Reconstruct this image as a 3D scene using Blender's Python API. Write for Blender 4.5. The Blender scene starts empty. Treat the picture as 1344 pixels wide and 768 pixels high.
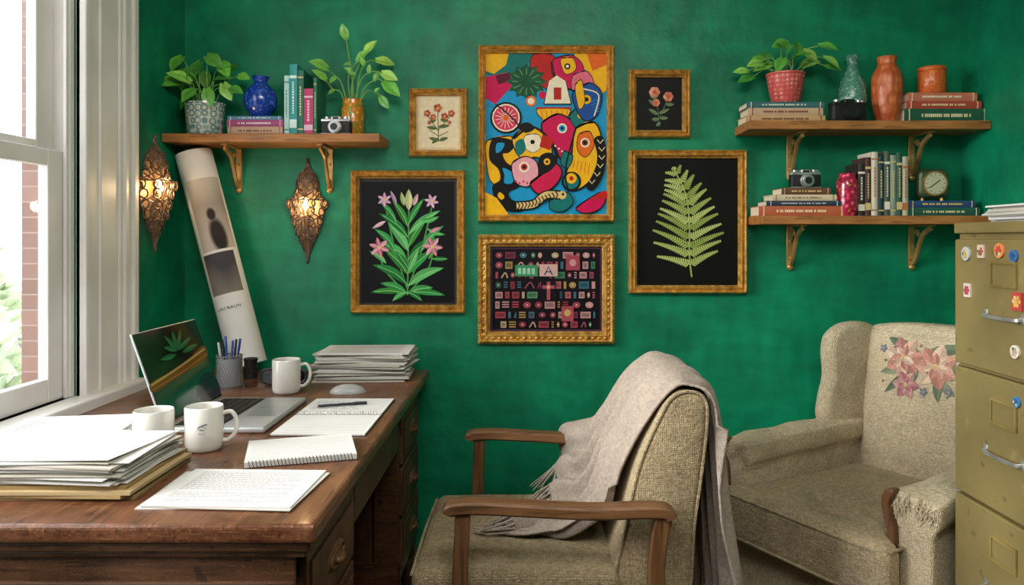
import bpy, bmesh, math, random
from mathutils import Vector, Matrix
R=random.Random(7)
CAMZ=1.27; F=994.0; U0=690.0; V0=313.0; WY=2.80; LX=-1.26; RX=1.61
pi=math.pi
def PX(u,d): return (u-U0)*d/F
def PZ(v,d): return CAMZ-(v-V0)*d/F
def lin(c): return c/12.92 if c<=.04045 else ((c+.055)/1.055)**2.4
def H(h,k=1.0):
    h=h.lstrip('#'); return tuple(min(1,lin(int(h[i:i+2],16)/255)*k) for i in (0,2,4))
def jit(c,a=.15):
    k=1+R.uniform(-a,a); return tuple(max(0,min(1,x*k*(1+R.uniform(-a,a)*.3))) for x in c)
def cr(pts,n=6,closed=False):
    pts=[Vector(p) for p in pts]; N=len(pts); out=[]
    rng=N if closed else N-1
    for i in range(rng):
        if closed: a,b,c,d=pts[(i-1)%N],pts[i],pts[(i+1)%N],pts[(i+2)%N]
        else: a,b,c,d=pts[max(i-1,0)],pts[i],pts[i+1],pts[min(i+2,N-1)]
        for k in range(n):
            t=k/n; out.append(.5*((2*b)+(c-a)*t+(2*a-5*b+4*c-d)*t*t+(3*b-a-3*c+d)*t**3))
    if not closed: out.append(pts[-1])
    return out
class MB:
    def __init__(s): s.v=[];s.f=[];s.c=[];s.m=[]
    def add(s,vs,fs,col=(1,1,1),mi=0):
        o=len(s.v); s.v+= [Vector(p) for p in vs]
        for k,f in enumerate(fs):
            s.f.append([i+o for i in f]); s.c.append(col[k] if isinstance(col,list) else col); s.m.append(mi)
        return s
    def xf(s,M,start=0):
        for i in range(start,len(s.v)): s.v[i]=M@s.v[i]
        return s
    def box(s,x0,x1,y0,y1,z0,z1,col=(1,1,1),mi=0):
        vs=[(x,y,z) for x in(x0,x1) for y in(y0,y1) for z in(z0,z1)]
        return s.add(vs,[(0,1,3,2),(4,6,7,5),(0,4,5,1),(2,3,7,6),(0,2,6,4),(1,5,7,3)],col,mi)
    def ngon(s,pts,col=(1,1,1),mi=0): return s.add(pts,[list(range(len(pts)))],col,mi)
    def grid(s,P,col=(1,1,1),mi=0,closed=False):
        n=len(P);m=len(P[0]);vs=[p for r in P for p in r];fs=[];cs=[]
        for i in range(n-1):
            for j in range(m if closed else m-1):
                k=(j+1)%m; fs.append((i*m+j,i*m+k,(i+1)*m+k,(i+1)*m+j))
                if callable(col): cs.append(col(i/(n-1),j/m))
        return s.add(vs,fs,cs if callable(col) else col,mi)
    def tube(s,pts,r,n=8,closed=False,col=(1,1,1),mi=0,caps=True):
        pts=[Vector(p) for p in pts];N=len(pts)
        if not isinstance(r,(list,tuple)): r=[r]*N
        T=[]
        for i in range(N):
            a=pts[(i-1)%N] if closed or i>0 else pts[i]; b=pts[(i+1)%N] if closed or i<N-1 else pts[i]
            t=(b-a); T.append(t.normalized() if t.length>1e-9 else Vector((0,0,1)))
        u=Vector((0,0,1)) if abs(T[0].z)<.9 else Vector((1,0,0)); u=(u-T[0]*u.dot(T[0])).normalized(); rows=[]
        for i in range(N):
            u=(u-T[i]*u.dot(T[i]));u=u.normalized() if u.length>1e-6 else T[i].orthogonal().normalized()
            w=T[i].cross(u); rows.append([pts[i]+(u*math.cos(a)+w*math.sin(a))*r[i] for a in [2*pi*k/n for k in range(n)]])
        if closed: rows.append(rows[0])
        o=len(s.v); s.grid(rows,col,mi,closed=True)
        if caps and not closed:
            s.f.append([o+k for k in range(n)]); s.f.append([o+(N-1)*n+k for k in range(n)])
            c=s.c[-1]; s.c+=[c,c]; s.m+=[mi,mi]
        return s
    def cyl(s,p0,p1,r0,r1=None,n=20,col=(1,1,1),mi=0):
        return s.tube([p0,p1],[r0,r0 if r1 is None else r1],n,False,col,mi)
    def lathe(s,prof,n=32,c=(0,0,0),col=(1,1,1),mi=0):
        rows=[[Vector((c[0]+max(r,1e-5)*math.cos(2*pi*k/n),c[1]+max(r,1e-5)*math.sin(2*pi*k/n),c[2]+z)) for k in range(n)] for r,z in prof]
        return s.grid(rows,col,mi,closed=True)
    def sph(s,c,r,n=12,m=8,col=(1,1,1),mi=0):
        if not isinstance(r,(list,tuple)): r=(r,r,r)
        rows=[]
        for i in range(m+1):
            a=pi*i/m; rr=max(math.sin(a),1e-4)
            rows.append([Vector((c[0]+r[0]*rr*math.cos(2*pi*k/n),c[1]+r[1]*rr*math.sin(2*pi*k/n),c[2]+r[2]*math.cos(a))) for k in range(n)])
        return s.grid(rows,col,mi,closed=True)
    def sweep(s,pts,sec,up=(0,0,1),sc=None,col=(1,1,1),mi=0):
        pts=[Vector(p) for p in pts];N=len(pts);rows=[];up=Vector(up)
        for i in range(N):
            t=(pts[min(i+1,N-1)]-pts[max(i-1,0)]).normalized(); sd=t.cross(up).normalized(); uu=sd.cross(t)
            k=sc[i] if sc else 1
            rows.append([pts[i]+sd*a*k+uu*b*k for a,b in sec])
        o=len(s.v);n=len(sec); s.grid(rows,col,mi,closed=True)
        s.f.append([o+k for k in range(n)]);s.f.append([o+(N-1)*n+k for k in range(n)]);s.c+=[col,col];s.m+=[mi,mi]
        return s
    def pill(s,out,t0,t1,r,fn,k=4,col=(1,1,1),mi=0):
        N=len(out);A=sum(out[i][0]*out[(i+1)%N][1]-out[(i+1)%N][0]*out[i][1] for i in range(N))
        if A<0: out=out[::-1]
        nr=[]
        for i in range(N):
            dx=out[(i+1)%N][0]-out[i-1][0];dy=out[(i+1)%N][1]-out[i-1][1];l=math.hypot(dx,dy) or 1
            nr.append((-dy/l,dx/l))
        lay=[]
        for i in range(k+1):
            a=pi/2*i/k; lay.append((t0+r*(1-math.cos(a)),r*(1-math.sin(a))))
        nm=8;ta,tb=t0+r,t1-r
        lay+=[(ta+(tb-ta)*i/nm,0) for i in range(1,nm)]
        lay+=[(t1-(t-t0),q) for t,q in lay[:k+1][::-1]]
        rows=[[Vector(fn(out[i][0]+nr[i][0]*q,out[i][1]+nr[i][1]*q,t)) for i in range(N)] for t,q in lay]
        o=len(s.v); s.grid(rows,col,mi,closed=True)
        s.f.append([o+i for i in range(N)]);s.f.append([o+(len(rows)-1)*N+i for i in range(N)]);s.c+=[col,col];s.m+=[mi,mi]
        return s
    def rbox(s,c,h,r,n=8,fn=None,col=(1,1,1),mi=0):
        def ax(hh):
            core=hh-r; pos=[core+r*math.tan(math.radians(a)) for a in (15,30,45)]
            mid=[-core+2*core*i/n for i in range(n+1)]
            return [-p for p in pos[::-1]]+mid+pos
        A=[ax(h[0]),ax(h[1]),ax(h[2])]
        core=[h[i]-r for i in range(3)]
        def P(q):
            cc=Vector([max(-core[i],min(core[i],q[i])) for i in range(3)]); d=Vector(q)-cc
            p=cc+d.normalized()*r
            if fn: p=Vector(fn(p.x,p.y,p.z))
            return p+Vector(c)
        for a in range(3):
            b,e=(a+1)%3,(a+2)%3
            for sg in(-1,1):
                rows=[]
                for x in A[b]:
                    row=[]
                    for y in A[e]:
                        q=[0,0,0];q[a]=sg*h[a];q[b]=x;q[e]=y; row.append(P(q))
                    rows.append(row)
                s.grid(rows,col,mi)
        return s
def link(o): bpy.context.scene.collection.objects.link(o); return o
def fin(name,mb,mat,parent=None,label=None,loc=(0,0,0),rot=(0,0,0),smooth=40,weld=False,recalc=True,bevel=0,bseg=2,sub=0,solid=0,world=False):
    me=bpy.data.meshes.new(name)
    off=Vector((0,0,0))
    if world and parent is not None: off=parent.matrix_basis.translation
    if world and parent is None: off=Vector(loc)
    me.from_pydata([v-off for v in mb.v],[],mb.f)
    if not isinstance(mat,(list,tuple)): mat=[mat]
    for m in mat: me.materials.append(m)
    me.polygons.foreach_set('material_index',mb.m)
    ca=me.color_attributes.new(name='Col',type='FLOAT_COLOR',domain='CORNER'); L=[]
    for f,c in zip(mb.f,mb.c): L+= [c[0],c[1],c[2],1.0]*len(f)
    ca.data.foreach_set('color',L)
    if weld or recalc:
        bm=bmesh.new();bm.from_mesh(me)
        if weld: bmesh.ops.remove_doubles(bm,verts=bm.verts,dist=2e-5)
        if recalc: bmesh.ops.recalc_face_normals(bm,faces=bm.faces)
        bm.to_mesh(me);bm.free()
    if smooth: me.shade_smooth(); me.set_sharp_from_angle(angle=math.radians(smooth))
    o=bpy.data.objects.new(name,me);link(o)
    o.location=loc;o.rotation_euler=rot
    if parent is not None: o.parent=parent; o.location=(0,0,0) if world else loc
    if label: o['label']=label
    if bevel:
        b=o.modifiers.new('b','BEVEL');b.width=bevel;b.segments=bseg;b.limit_method='ANGLE';b.angle_limit=math.radians(35)
    if solid:
        b=o.modifiers.new('s','SOLIDIFY');b.thickness=solid;b.offset=0
    if sub:
        b=o.modifiers.new('ss','SUBSURF');b.levels=sub;b.render_levels=sub
    return o
def root(name,label,cat,loc=(0,0,0),rot=(0,0,0),group=None):
    o=bpy.data.objects.new(name,None);link(o);o.location=loc;o.rotation_euler=rot;o.empty_display_size=.05
    o['label']=label;o['category']=cat
    if group:o['group']=group
    return o
def tag(o,label,cat,group=None):
    o['label']=label;o['category']=cat
    if group:o['group']=group
    return o
# ---------------- materials
def mat(name,c1=(.5,.5,.5),c2=None,scale=8,detail=5,rough=.6,metal=0,bump=0,bs=None,st=(1,1,1),vc=False,coat=0,sheen=0,emi=None,es=0,trans=0,alpha=1,dist=.004,bst=None,lo=.35,hi=.65,var=.12,spec=.5):
    m=bpy.data.materials.new(name);m.use_nodes=True;nt=m.node_tree;N=nt.nodes;L=nt.links
    b=N['Principled BSDF'];b.inputs['Roughness'].default_value=rough;b.inputs['Metallic'].default_value=metal;b.inputs['Specular IOR Level'].default_value=spec
    if coat: b.inputs['Coat Weight'].default_value=coat;b.inputs['Coat Roughness'].default_value=.08
    if sheen: b.inputs['Sheen Weight'].default_value=sheen
    if trans: b.inputs['Transmission Weight'].default_value=trans
    if emi: b.inputs['Emission Color'].default_value=(*emi,1);b.inputs['Emission Strength'].default_value=es
    tc=N.new('ShaderNodeTexCoord');mp=N.new('ShaderNodeMapping');mp.inputs['Scale'].default_value=st;L.new(tc.outputs['Object'],mp.inputs['Vector'])
    no=N.new('ShaderNodeTexNoise');no.inputs['Scale'].default_value=scale;no.inputs['Detail'].default_value=detail;L.new(mp.outputs['Vector'],no.inputs['Vector'])
    rp=N.new('ShaderNodeMapRange');rp.inputs['From Min'].default_value=lo;rp.inputs['From Max'].default_value=hi;L.new(no.outputs['Fac'],rp.inputs['Value'])
    mx=N.new('ShaderNodeMix');mx.data_type='RGBA';L.new(rp.outputs['Result'],mx.inputs['Factor'])
    if vc:
        at=N.new('ShaderNodeVertexColor');at.layer_name='Col'
        mu=N.new('ShaderNodeMix');mu.data_type='RGBA';mu.blend_type='MULTIPLY';mu.inputs['Factor'].default_value=1
        mx.inputs[6].default_value=(1-var*2,1-var*2,1-var*2,1);mx.inputs[7].default_value=(1,1,1,1)
        L.new(at.outputs['Color'],mu.inputs[6]);L.new(mx.outputs[2],mu.inputs[7]);L.new(mu.outputs[2],b.inputs['Base Color'])
    else:
        c2=c2 or tuple(x*.75 for x in c1)
        mx.inputs[6].default_value=(*c1,1);mx.inputs[7].default_value=(*c2,1);L.new(mx.outputs[2],b.inputs['Base Color'])
    if bump:
        n2=N.new('ShaderNodeTexNoise');n2.inputs['Scale'].default_value=bs or scale*3;n2.inputs['Detail'].default_value=4
        m2=N.new('ShaderNodeMapping');m2.inputs['Scale'].default_value=bst or st;L.new(tc.outputs['Object'],m2.inputs['Vector']);L.new(m2.outputs['Vector'],n2.inputs['Vector'])
        bp=N.new('ShaderNodeBump');bp.inputs['Strength'].default_value=bump;bp.inputs['Distance'].default_value=dist
        L.new(n2.outputs['Fac'],bp.inputs['Height']);L.new(bp.outputs['Normal'],b.inputs['Normal'])
    return m
def overlay(m,scale,lo,hi,tmin,tmax,st=(1,1,1),detail=6,rough=None,tint=None,rot=(0,0,0)):
    nt=m.node_tree;N=nt.nodes;L=nt.links;b=N['Principled BSDF'];tc=[n for n in N if n.bl_idname=='ShaderNodeTexCoord'][0]
    mp=N.new('ShaderNodeMapping');mp.inputs['Scale'].default_value=st;mp.inputs['Rotation'].default_value=rot;L.new(tc.outputs['Object'],mp.inputs['Vector'])
    n3=N.new('ShaderNodeTexNoise');n3.inputs['Scale'].default_value=scale;n3.inputs['Detail'].default_value=detail;L.new(mp.outputs['Vector'],n3.inputs['Vector'])
    mr=N.new('ShaderNodeMapRange');mr.inputs['From Min'].default_value=lo;mr.inputs['From Max'].default_value=hi;mr.inputs['To Min'].default_value=tmin;mr.inputs['To Max'].default_value=tmax;L.new(n3.outputs['Fac'],mr.inputs['Value'])
    src=b.inputs['Base Color'].links[0].from_socket
    mu=N.new('ShaderNodeMix');mu.data_type='RGBA';mu.blend_type='MIX' if tint else 'MULTIPLY';mu.inputs['Factor'].default_value=1;L.new(src,mu.inputs[6])
    if tint: mu.inputs[7].default_value=(*H(tint),1);L.new(mr.outputs['Result'],mu.inputs['Factor'])
    else: L.new(mr.outputs['Result'],mu.inputs[7])
    L.new(mu.outputs[2],b.inputs['Base Color'])
    if rough:
        m4=N.new('ShaderNodeMapRange');m4.inputs['From Min'].default_value=lo;m4.inputs['From Max'].default_value=hi;m4.inputs['To Min'].default_value=rough[0];m4.inputs['To Max'].default_value=rough[1];L.new(n3.outputs['Fac'],m4.inputs['Value']);L.new(m4.outputs['Result'],b.inputs['Roughness'])
    return m
def wood(name,c1,c2,axis='x',rough=.45,k=1,coat=.05,worn=None):
    st={'x':(1,9,9),'y':(9,1,9),'z':(9,9,1)}[axis];s2={'x':(.6,8,8),'y':(8,.6,8),'z':(8,8,.6)}[axis]
    m=mat(name,H(c1),H(c2),scale=5*k,detail=8,rough=rough,bump=.25,bs=14*k,st=st,coat=coat,dist=.002,lo=.3,hi=.7,spec=.4)
    overlay(m,6,.3,.65,.68,1.08,rough=(rough-.08,rough+.12))
    overlay(m,16,.36,.44,.55,1.0,st=s2,detail=3)
    if worn:
        overlay(m,5,.52,.75,0,.4,detail=9,tint=worn);overlay(m,26,.60,.65,0,.32,st=s2,detail=2,tint=worn)
        overlay(m,40,.63,.66,0,.3,st=(s2[1],s2[0],s2[2]) if axis!='z' else s2,detail=1,tint=worn,rot=(0,0,.5))
        overlay(m,30,.31,.38,.45,1.0,detail=5)
    return m
def fabric(name,c1,c2,st=(1,1,1),scale=60,rough=.95,bump=.6,stain=(.78,1.08),wave=95,dist=.0025,lo=.3,hi=.7,nub=0):
    m=mat(name,H(c1),H(c2),scale=scale,detail=6,rough=rough,st=st,sheen=.08,lo=lo,hi=hi,spec=.2)
    nt=m.node_tree;N=nt.nodes;L=nt.links;b=N['Principled BSDF'];tc=N['Texture Coordinate']
    hs=[]
    for d in('X','Z','Y'):
        w=N.new('ShaderNodeTexWave');w.bands_direction=d;w.inputs['Scale'].default_value=wave;w.inputs['Distortion'].default_value=4;w.inputs['Detail'].default_value=2;L.new(tc.outputs['Object'],w.inputs['Vector']);hs.append(w)
    a=N.new('ShaderNodeMath');a.operation='ADD';L.new(hs[0].outputs['Fac'],a.inputs[0]);L.new(hs[1].outputs['Fac'],a.inputs[1])
    a2=N.new('ShaderNodeMath');a2.operation='ADD';L.new(a.outputs[0],a2.inputs[0]);L.new(hs[2].outputs['Fac'],a2.inputs[1])
    no=[n for n in N if n.bl_idname=='ShaderNodeTexNoise'][0]
    a3=N.new('ShaderNodeMath');a3.operation='MULTIPLY_ADD';L.new(no.outputs['Fac'],a3.inputs[0]);a3.inputs[1].default_value=5;L.new(a2.outputs[0],a3.inputs[2])
    bp=N.new('ShaderNodeBump');bp.inputs['Strength'].default_value=bump;bp.inputs['Distance'].default_value=dist;L.new(a3.outputs[0],bp.inputs['Height']);L.new(bp.outputs['Normal'],b.inputs['Normal'])
    overlay(m,5,.3,.7,stain[0],stain[1],detail=5)
    if nub:
        overlay(m,70,.34,.66,1-nub,1+nub*.6,st=(1,1,4),detail=4)
        overlay(m,70,.34,.66,1-nub,1+nub*.6,st=(4,4,1),detail=4)
        overlay(m,14,.36,.46,1-nub*.7,1,detail=7)
    return m
def wallmat():
    m=mat('green_plaster',H('#04855c'),H('#036c4b'),scale=5.5,detail=9,rough=.46,lo=.33,hi=.67,bump=.7,bs=9,dist=.009,spec=.34)
    nt=m.node_tree;N=nt.nodes;L=nt.links;b=N['Principled BSDF'];tc=N['Texture Coordinate']
    v=N.new('ShaderNodeTexVoronoi');v.inputs['Scale'].default_value=13;v.feature='SMOOTH_F1'
    n=N.new('ShaderNodeTexNoise');n.inputs['Scale'].default_value=3;n.inputs['Detail'].default_value=6
    mv=N.new('ShaderNodeMix');mv.data_type='VECTOR';mv.inputs['Factor'].default_value=.3;L.new(tc.outputs['Object'],mv.inputs[4]);L.new(n.outputs['Color'],mv.inputs[5]);L.new(tc.outputs['Object'],n.inputs['Vector']);L.new(mv.outputs[1],v.inputs['Vector'])
    mr=N.new('ShaderNodeMapRange');mr.inputs['From Min'].default_value=.1;mr.inputs['From Max'].default_value=.6;mr.inputs['To Min'].default_value=1.04;mr.inputs['To Max'].default_value=.94;L.new(v.outputs['Distance'],mr.inputs['Value'])
    src=b.inputs['Base Color'].links[0].from_socket
    mu=N.new('ShaderNodeMix');mu.data_type='RGBA';mu.blend_type='MULTIPLY';mu.inputs['Factor'].default_value=1;L.new(src,mu.inputs[6]);L.new(mr.outputs['Result'],mu.inputs[7]);L.new(mu.outputs[2],b.inputs['Base Color'])
    overlay(m,20,.38,.62,.92,1.08,st=(1,1,.3),rot=(0,.6,0),detail=6)
    overlay(m,24,.42,.58,.94,1.06,st=(.3,1,1),rot=(0,.4,0),detail=5)
    return m
def brickmat(name,c1,c2,mortar,scale,coord='Object',rot=(0,0,0),bw=.5,rh=.25,ms=.02):
    m=bpy.data.materials.new(name);m.use_nodes=True;N=m.node_tree.nodes;L=m.node_tree.links;b=N['Principled BSDF'];b.inputs['Roughness'].default_value=.6
    tc=N.new('ShaderNodeTexCoord');mp=N.new('ShaderNodeMapping');mp.inputs['Rotation'].default_value=rot;L.new(tc.outputs['Object'],mp.inputs['Vector'])
    t=N.new('ShaderNodeTexBrick');t.inputs['Scale'].default_value=scale;t.inputs['Color1'].default_value=(*H(c1),1);t.inputs['Color2'].default_value=(*H(c2),1);t.inputs['Mortar'].default_value=(*H(mortar),1);t.inputs['Mortar Size'].default_value=ms;t.inputs['Brick Width'].default_value=bw;t.inputs['Row Height'].default_value=rh
    L.new(mp.outputs['Vector'],t.inputs['Vector']);L.new(t.outputs['Color'],b.inputs['Base Color']);return m
M_wall=wallmat()
M_white=mat('white_paint',H('#e2e0dc'),H('#d2cfc8'),scale=4,rough=.4)
M_ceil=mat('ceiling_paint',H('#e6e2da'),H('#dad6cc'),scale=3,rough=.9)
M_floor=brickmat('wood_planks','#6a4424','#55341a','#20120a',1.2,bw=1.2,rh=.14,ms=.006)
M_desk=wood('desk_wood_top','#573421','#774a30','y',rough=.33,worn='#9c7450',coat=.15)
M_deskx=wood('desk_wood_dark','#3f2718','#5c3c26','x',rough=.45,worn='#86603e')
M_deskz=wood('desk_wood_post','#432a1a','#603f28','z',rough=.45,worn='#86603e')
M_shelf=wood('shelf_wood','#96602f','#b87d45','x',rough=.5)
M_chairw=wood('chair_wood','#5c3c25','#7e5938','x',rough=.42,coat=.1)
M_chairz=wood('chair_wood_upright','#5c3c25','#7e5938','z',rough=.42,coat=.1)
M_seat=fabric('worn_tweed','#dac59c','#b29d78',scale=150,bump=.75,dist=.0035,wave=105,lo=.25,hi=.75,stain=(.76,1.06),nub=.22)
M_wing=fabric('nubby_linen','#f8e8c6','#dac8a2',st=(1,1,2.0),scale=110,bump=.7,dist=.0035,wave=100,lo=.27,hi=.73,stain=(.82,1.06),nub=.17)
M_wingc=fabric('nubby_linen_cushion','#e6d3ae','#c0ac86',st=(1,1.6,1.6),scale=110,bump=.7,dist=.0035,wave=100,lo=.27,hi=.73,stain=(.78,1.06),nub=.2)
M_blank=fabric('wool_throw','#b0a395','#968a7e',scale=130,bump=.45,stain=(.86,1.05),wave=110,nub=.06)
M_gold=mat('gilded_wood',H('#e0b25c'),H('#ba8638'),scale=60,rough=.36,metal=.4,bump=.5,bs=150,dist=.0015)
overlay(M_gold,35,.36,.5,.62,1.0)
M_brass=mat('brass',H('#d0a468'),H('#a87e46'),scale=20,rough=.35,metal=.6)
M_bronze=mat('aged_bronze',H('#7c6858'),H('#54443a'),scale=40,rough=.45,metal=.45)
M_refl=mat('sconce_reflector',H('#8e7254'),H('#6e573e'),scale=30,rough=.5,metal=.4)
M_chrome=mat('chrome',H('#d2d2d0'),H('#b0b0ae'),scale=20,rough=.28,metal=.75)
M_alu=mat('aluminium',H('#b9bbbd'),H('#b0b2b4'),scale=20,rough=.38,metal=.5)
M_black=mat('black_plastic',H('#161616'),H('#202020'),scale=20,rough=.45)
M_leather=mat('black_leatherette',H('#1a1a1c'),H('#101012'),scale=80,rough=.6,bump=.5,bs=300,dist=.001)
M_vc=mat('painted_colour',vc=True,rough=.55,var=.05,scale=30)
M_vcm=mat('printed_art',vc=True,rough=.5,var=.06,scale=60,spec=.15)
M_paper=mat('paper',vc=True,rough=.85,var=.02,scale=10,spec=.2)
M_leaf=mat('leaf',vc=True,rough=.4,var=.12,scale=60,coat=.1)
M_cab=mat('olive_steel',H('#8a7b4d'),H('#786b43'),scale=4,rough=.42,metal=.15,bump=.12,bs=40,dist=.001)
overlay(M_cab,30,.30,.36,.65,1,detail=6);overlay(M_cab,3,.3,.7,.84,1.08);overlay(M_cab,18,.64,.70,0,.25,detail=6,tint='#a8986c')
M_cer=mat('glazed_ceramic',H('#dedbd4'),H('#d2cfc8'),scale=10,rough=.15,coat=.5)
M_embr=mat('embroidery_thread',vc=True,rough=.9,var=.2,scale=250,bump=.6,bs=500,dist=.002)
M_bulb=mat('glowing_bulb',H('#ffd09a'),emi=H('#ffb868'),es=22,rough=.3)
def vor(name,cols,scale,rough=.2,bump=.3,st=(1,1,1),coat=.4,rnd=1,feature='F1'):
    m=bpy.data.materials.new(name);m.use_nodes=True;N=m.node_tree.nodes;L=m.node_tree.links;b=N['Principled BSDF'];b.inputs['Roughness'].default_value=rough;b.inputs['Coat Weight'].default_value=coat
    tc=N.new('ShaderNodeTexCoord');mp=N.new('ShaderNodeMapping');mp.inputs['Scale'].default_value=st;L.new(tc.outputs['Object'],mp.inputs['Vector'])
    v=N.new('ShaderNodeTexVoronoi');v.inputs['Scale'].default_value=scale;v.inputs['Randomness'].default_value=rnd;v.feature=feature;L.new(mp.outputs['Vector'],v.inputs['Vector'])
    r=N.new('ShaderNodeValToRGB');r.color_ramp.interpolation='LINEAR'
    e=r.color_ramp.elements
    while len(e)<len(cols): e.new(.5)
    for i,(p,c) in enumerate(cols): e[i].position=p;e[i].color=(*H(c),1)
    L.new(v.outputs['Distance'],r.inputs['Fac']);L.new(r.outputs['Color'],b.inputs['Base Color'])
    if bump:
        bp=N.new('ShaderNodeBump');bp.inputs['Strength'].default_value=bump;bp.inputs['Distance'].default_value=.003;L.new(v.outputs['Distance'],bp.inputs['Height']);L.new(bp.outputs['Normal'],b.inputs['Normal'])
    return m
M_mosaic=vor('blue_grey_mosaic_glaze',[(0,'#1c4652'),(.22,'#e0dcc4'),(.42,'#3f7680'),(.7,'#ccd0c0')],44,rnd=.2)
M_bluev=vor('cobalt_glaze',[(0,'#6f9ae0'),(.2,'#2450b8'),(.6,'#0c2a86'),(1,'#3d6fd0')],60)
M_greenv=vor('hammered_teal_glass',[(0,'#6aa592'),(.4,'#3f7a68'),(1,'#8cbba6')],75,bump=.8)
M_orangev=vor('orange_embossed_glaze',[(0,'#e08a58'),(.45,'#c2602f'),(.8,'#b05028')],46,st=(1.2,1.2,.6),bump=1,rough=.4,coat=.1,rnd=.5)
M_pinkpot=vor('woven_coral_glaze',[(0,'#f4ccb4'),(.34,'#d0605a'),(1,'#b8403c')],66,bump=1,rnd=.08,rough=.4,coat=.1)
M_redjar=vor('speckled_orange_glass',[(0,'#f0b060'),(.3,'#c4531e'),(1,'#de7a34')],80,rough=.35,coat=.1)
M_amber=vor('amber_mosaic_glass',[(0,'#f4c242'),(.4,'#d8721c'),(.7,'#7a8a2a'),(1,'#f0d070')],60)
M_floral=vor('floral_ceramic',[(0,'#f0a0b0'),(.3,'#c8244c'),(.7,'#7a1436'),(1,'#e8903c')],55)
def glassmat():
    m=bpy.data.materials.new('window_glass');m.use_nodes=True;N=m.node_tree.nodes;L=m.node_tree.links
    o=N['Material Output'];N.remove(N['Principled BSDF']);t=N.new('ShaderNodeBsdfTransparent');g=N.new('ShaderNodeBsdfGlossy');g.inputs['Roughness'].default_value=.02
    mx=N.new('ShaderNodeMixShader');mx.inputs[0].default_value=.04;L.new(t.outputs[0],mx.inputs[1]);L.new(g.outputs[0],mx.inputs[2]);L.new(mx.outputs[0],o.inputs[0]);return m
M_glass=glassmat()
def structure(name,mb,m,**k):
    o=fin(name,mb,m,smooth=0,**k);o['kind']='structure';return o
# ---------------- room
WYN=.5;WYF=2.115;WZ0=.83;WZ1=2.25;RY=-1.6;CZ=2.6
structure('floor',MB().box(LX-.15,RX+.15,RY-.15,WY+.15,-.1,0),M_floor)
structure('ceiling',MB().box(LX-.15,RX+.15,RY-.15,WY+.15,CZ,CZ+.1),M_ceil)
structure('wall_back',MB().box(LX-.15,RX+.15,WY,WY+.15,0,CZ),M_wall)
structure('wall_right',MB().box(RX,RX+.15,RY,WY,0,CZ),M_wall)
structure('wall_rear',MB().box(LX-.15,RX+.15,RY-.15,RY,0,CZ),M_ceil)
wl=MB();XO=LX-.08
wl.box(XO,LX,RY,WYN,0,CZ).box(XO,LX,WYF,WY,0,CZ).box(XO,LX,WYN,WYF,0,WZ0).box(XO,LX,WYN,WYF,WZ1,CZ)
structure('wall_left',wl,M_wall)
M_rev=brickmat('reveal_brick','#75574d','#66493f','#80706a',7,rot=(pi/2,0,0),bw=.9,rh=.30,ms=.014)
bo=MB();XB=LX-.138
bo.box(XB,XO,RY,WYN,0,CZ).box(XB,XO,WYF-.015,WY,0,CZ).box(XB,XO,WYN,WYF-.015,0,WZ0-.05).box(XB,XO,WYN,WYF-.015,WZ1+.02,CZ)
structure('wall_outside',bo,M_rev)
structure('baseboard_back',MB().box(LX,RX,WY-.018,WY,0,.075).box(LX,RX,WY-.012,WY,.075,.09),M_white,bevel=.003)
structure('baseboard_left',MB().box(LX,LX+.018,RY,WY-.018,0,.09),M_white,bevel=.003)
structure('baseboard_right',MB().box(RX-.018,RX,RY,WY-.018,0,.09),M_white,bevel=.003)
w=bpy.data.objects.new('window_1',None);link(w);w.location=(LX,1.3,WZ0);w['kind']='structure';w['label']='white painted sash window with moulded casing';
cs=MB()
for y0,sg in((WYF,1),(WYN,-1)):
    for a,b,t in((0,.27,.020),(.0,.032,.032),(.085,.10,.025),(.19,.205,.026),(.205,.24,.034),(.24,.27,.044)):
        ya,yb=y0+sg*a,y0+sg*b; cs.box(LX,LX+t,min(ya,yb),max(ya,yb),WZ0-.02,WZ1+.24)
cs.box(LX,LX+.03,WYN,WYF,WZ1,WZ1+.2)
fin('casing',cs,M_white,w,world=True,smooth=0,bevel=.006,bseg=3)
fin('window_sill',MB().box(LX-.078,LX+.07,WYN-.29,WYF+.29,WZ0-.04,WZ0-.0).box(LX,LX+.03,WYN-.27,WYF+.27,WZ0-.13,WZ0-.04),M_white,w,world=True,smooth=0,bevel=.006)
jm=MB().box(XO,LX,WYF-.02,WYF,WZ0,WZ1).box(XO,LX,WYN,WYN+.02,WZ0,WZ1).box(XO,LX,WYN+.02,WYF-.02,WZ1-.02,WZ1)
jm.box(LX-.012,LX-.002,WYF-.035,WYF-.02,WZ0,WZ1)
fin('jamb',jm,M_white,w,world=True,smooth=0,bevel=.002)
SW=.075
def sash(x0,x1,z0,z1):
    m=MB();a,b=WYN+.02,WYF-.02;m.box(x0,x1,a,a+SW,z0,z1).box(x0,x1,b-SW,b,z0,z1).box(x0,x1,a+SW,b-SW,z0,z0+.065).box(x0,x1,a+SW,b-SW,z1-.045,z1)
    return m,MB().box((x0+x1)/2-.002,(x0+x1)/2+.002,a+SW,b-SW,z0+.065,z1-.045)
ZM=1.49
for x0,x1,z0,z1 in((LX-.042,LX-.014,WZ0,ZM+.02),(LX-.074,LX-.046,ZM-.02,WZ1-.02)):
    a,b=sash(x0,x1,z0,z1);so=fin('sash',a,M_white,w,world=True,smooth=0,bevel=.004)
    g=fin('glass_pane',b,M_glass,w,world=True,smooth=0)
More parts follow.
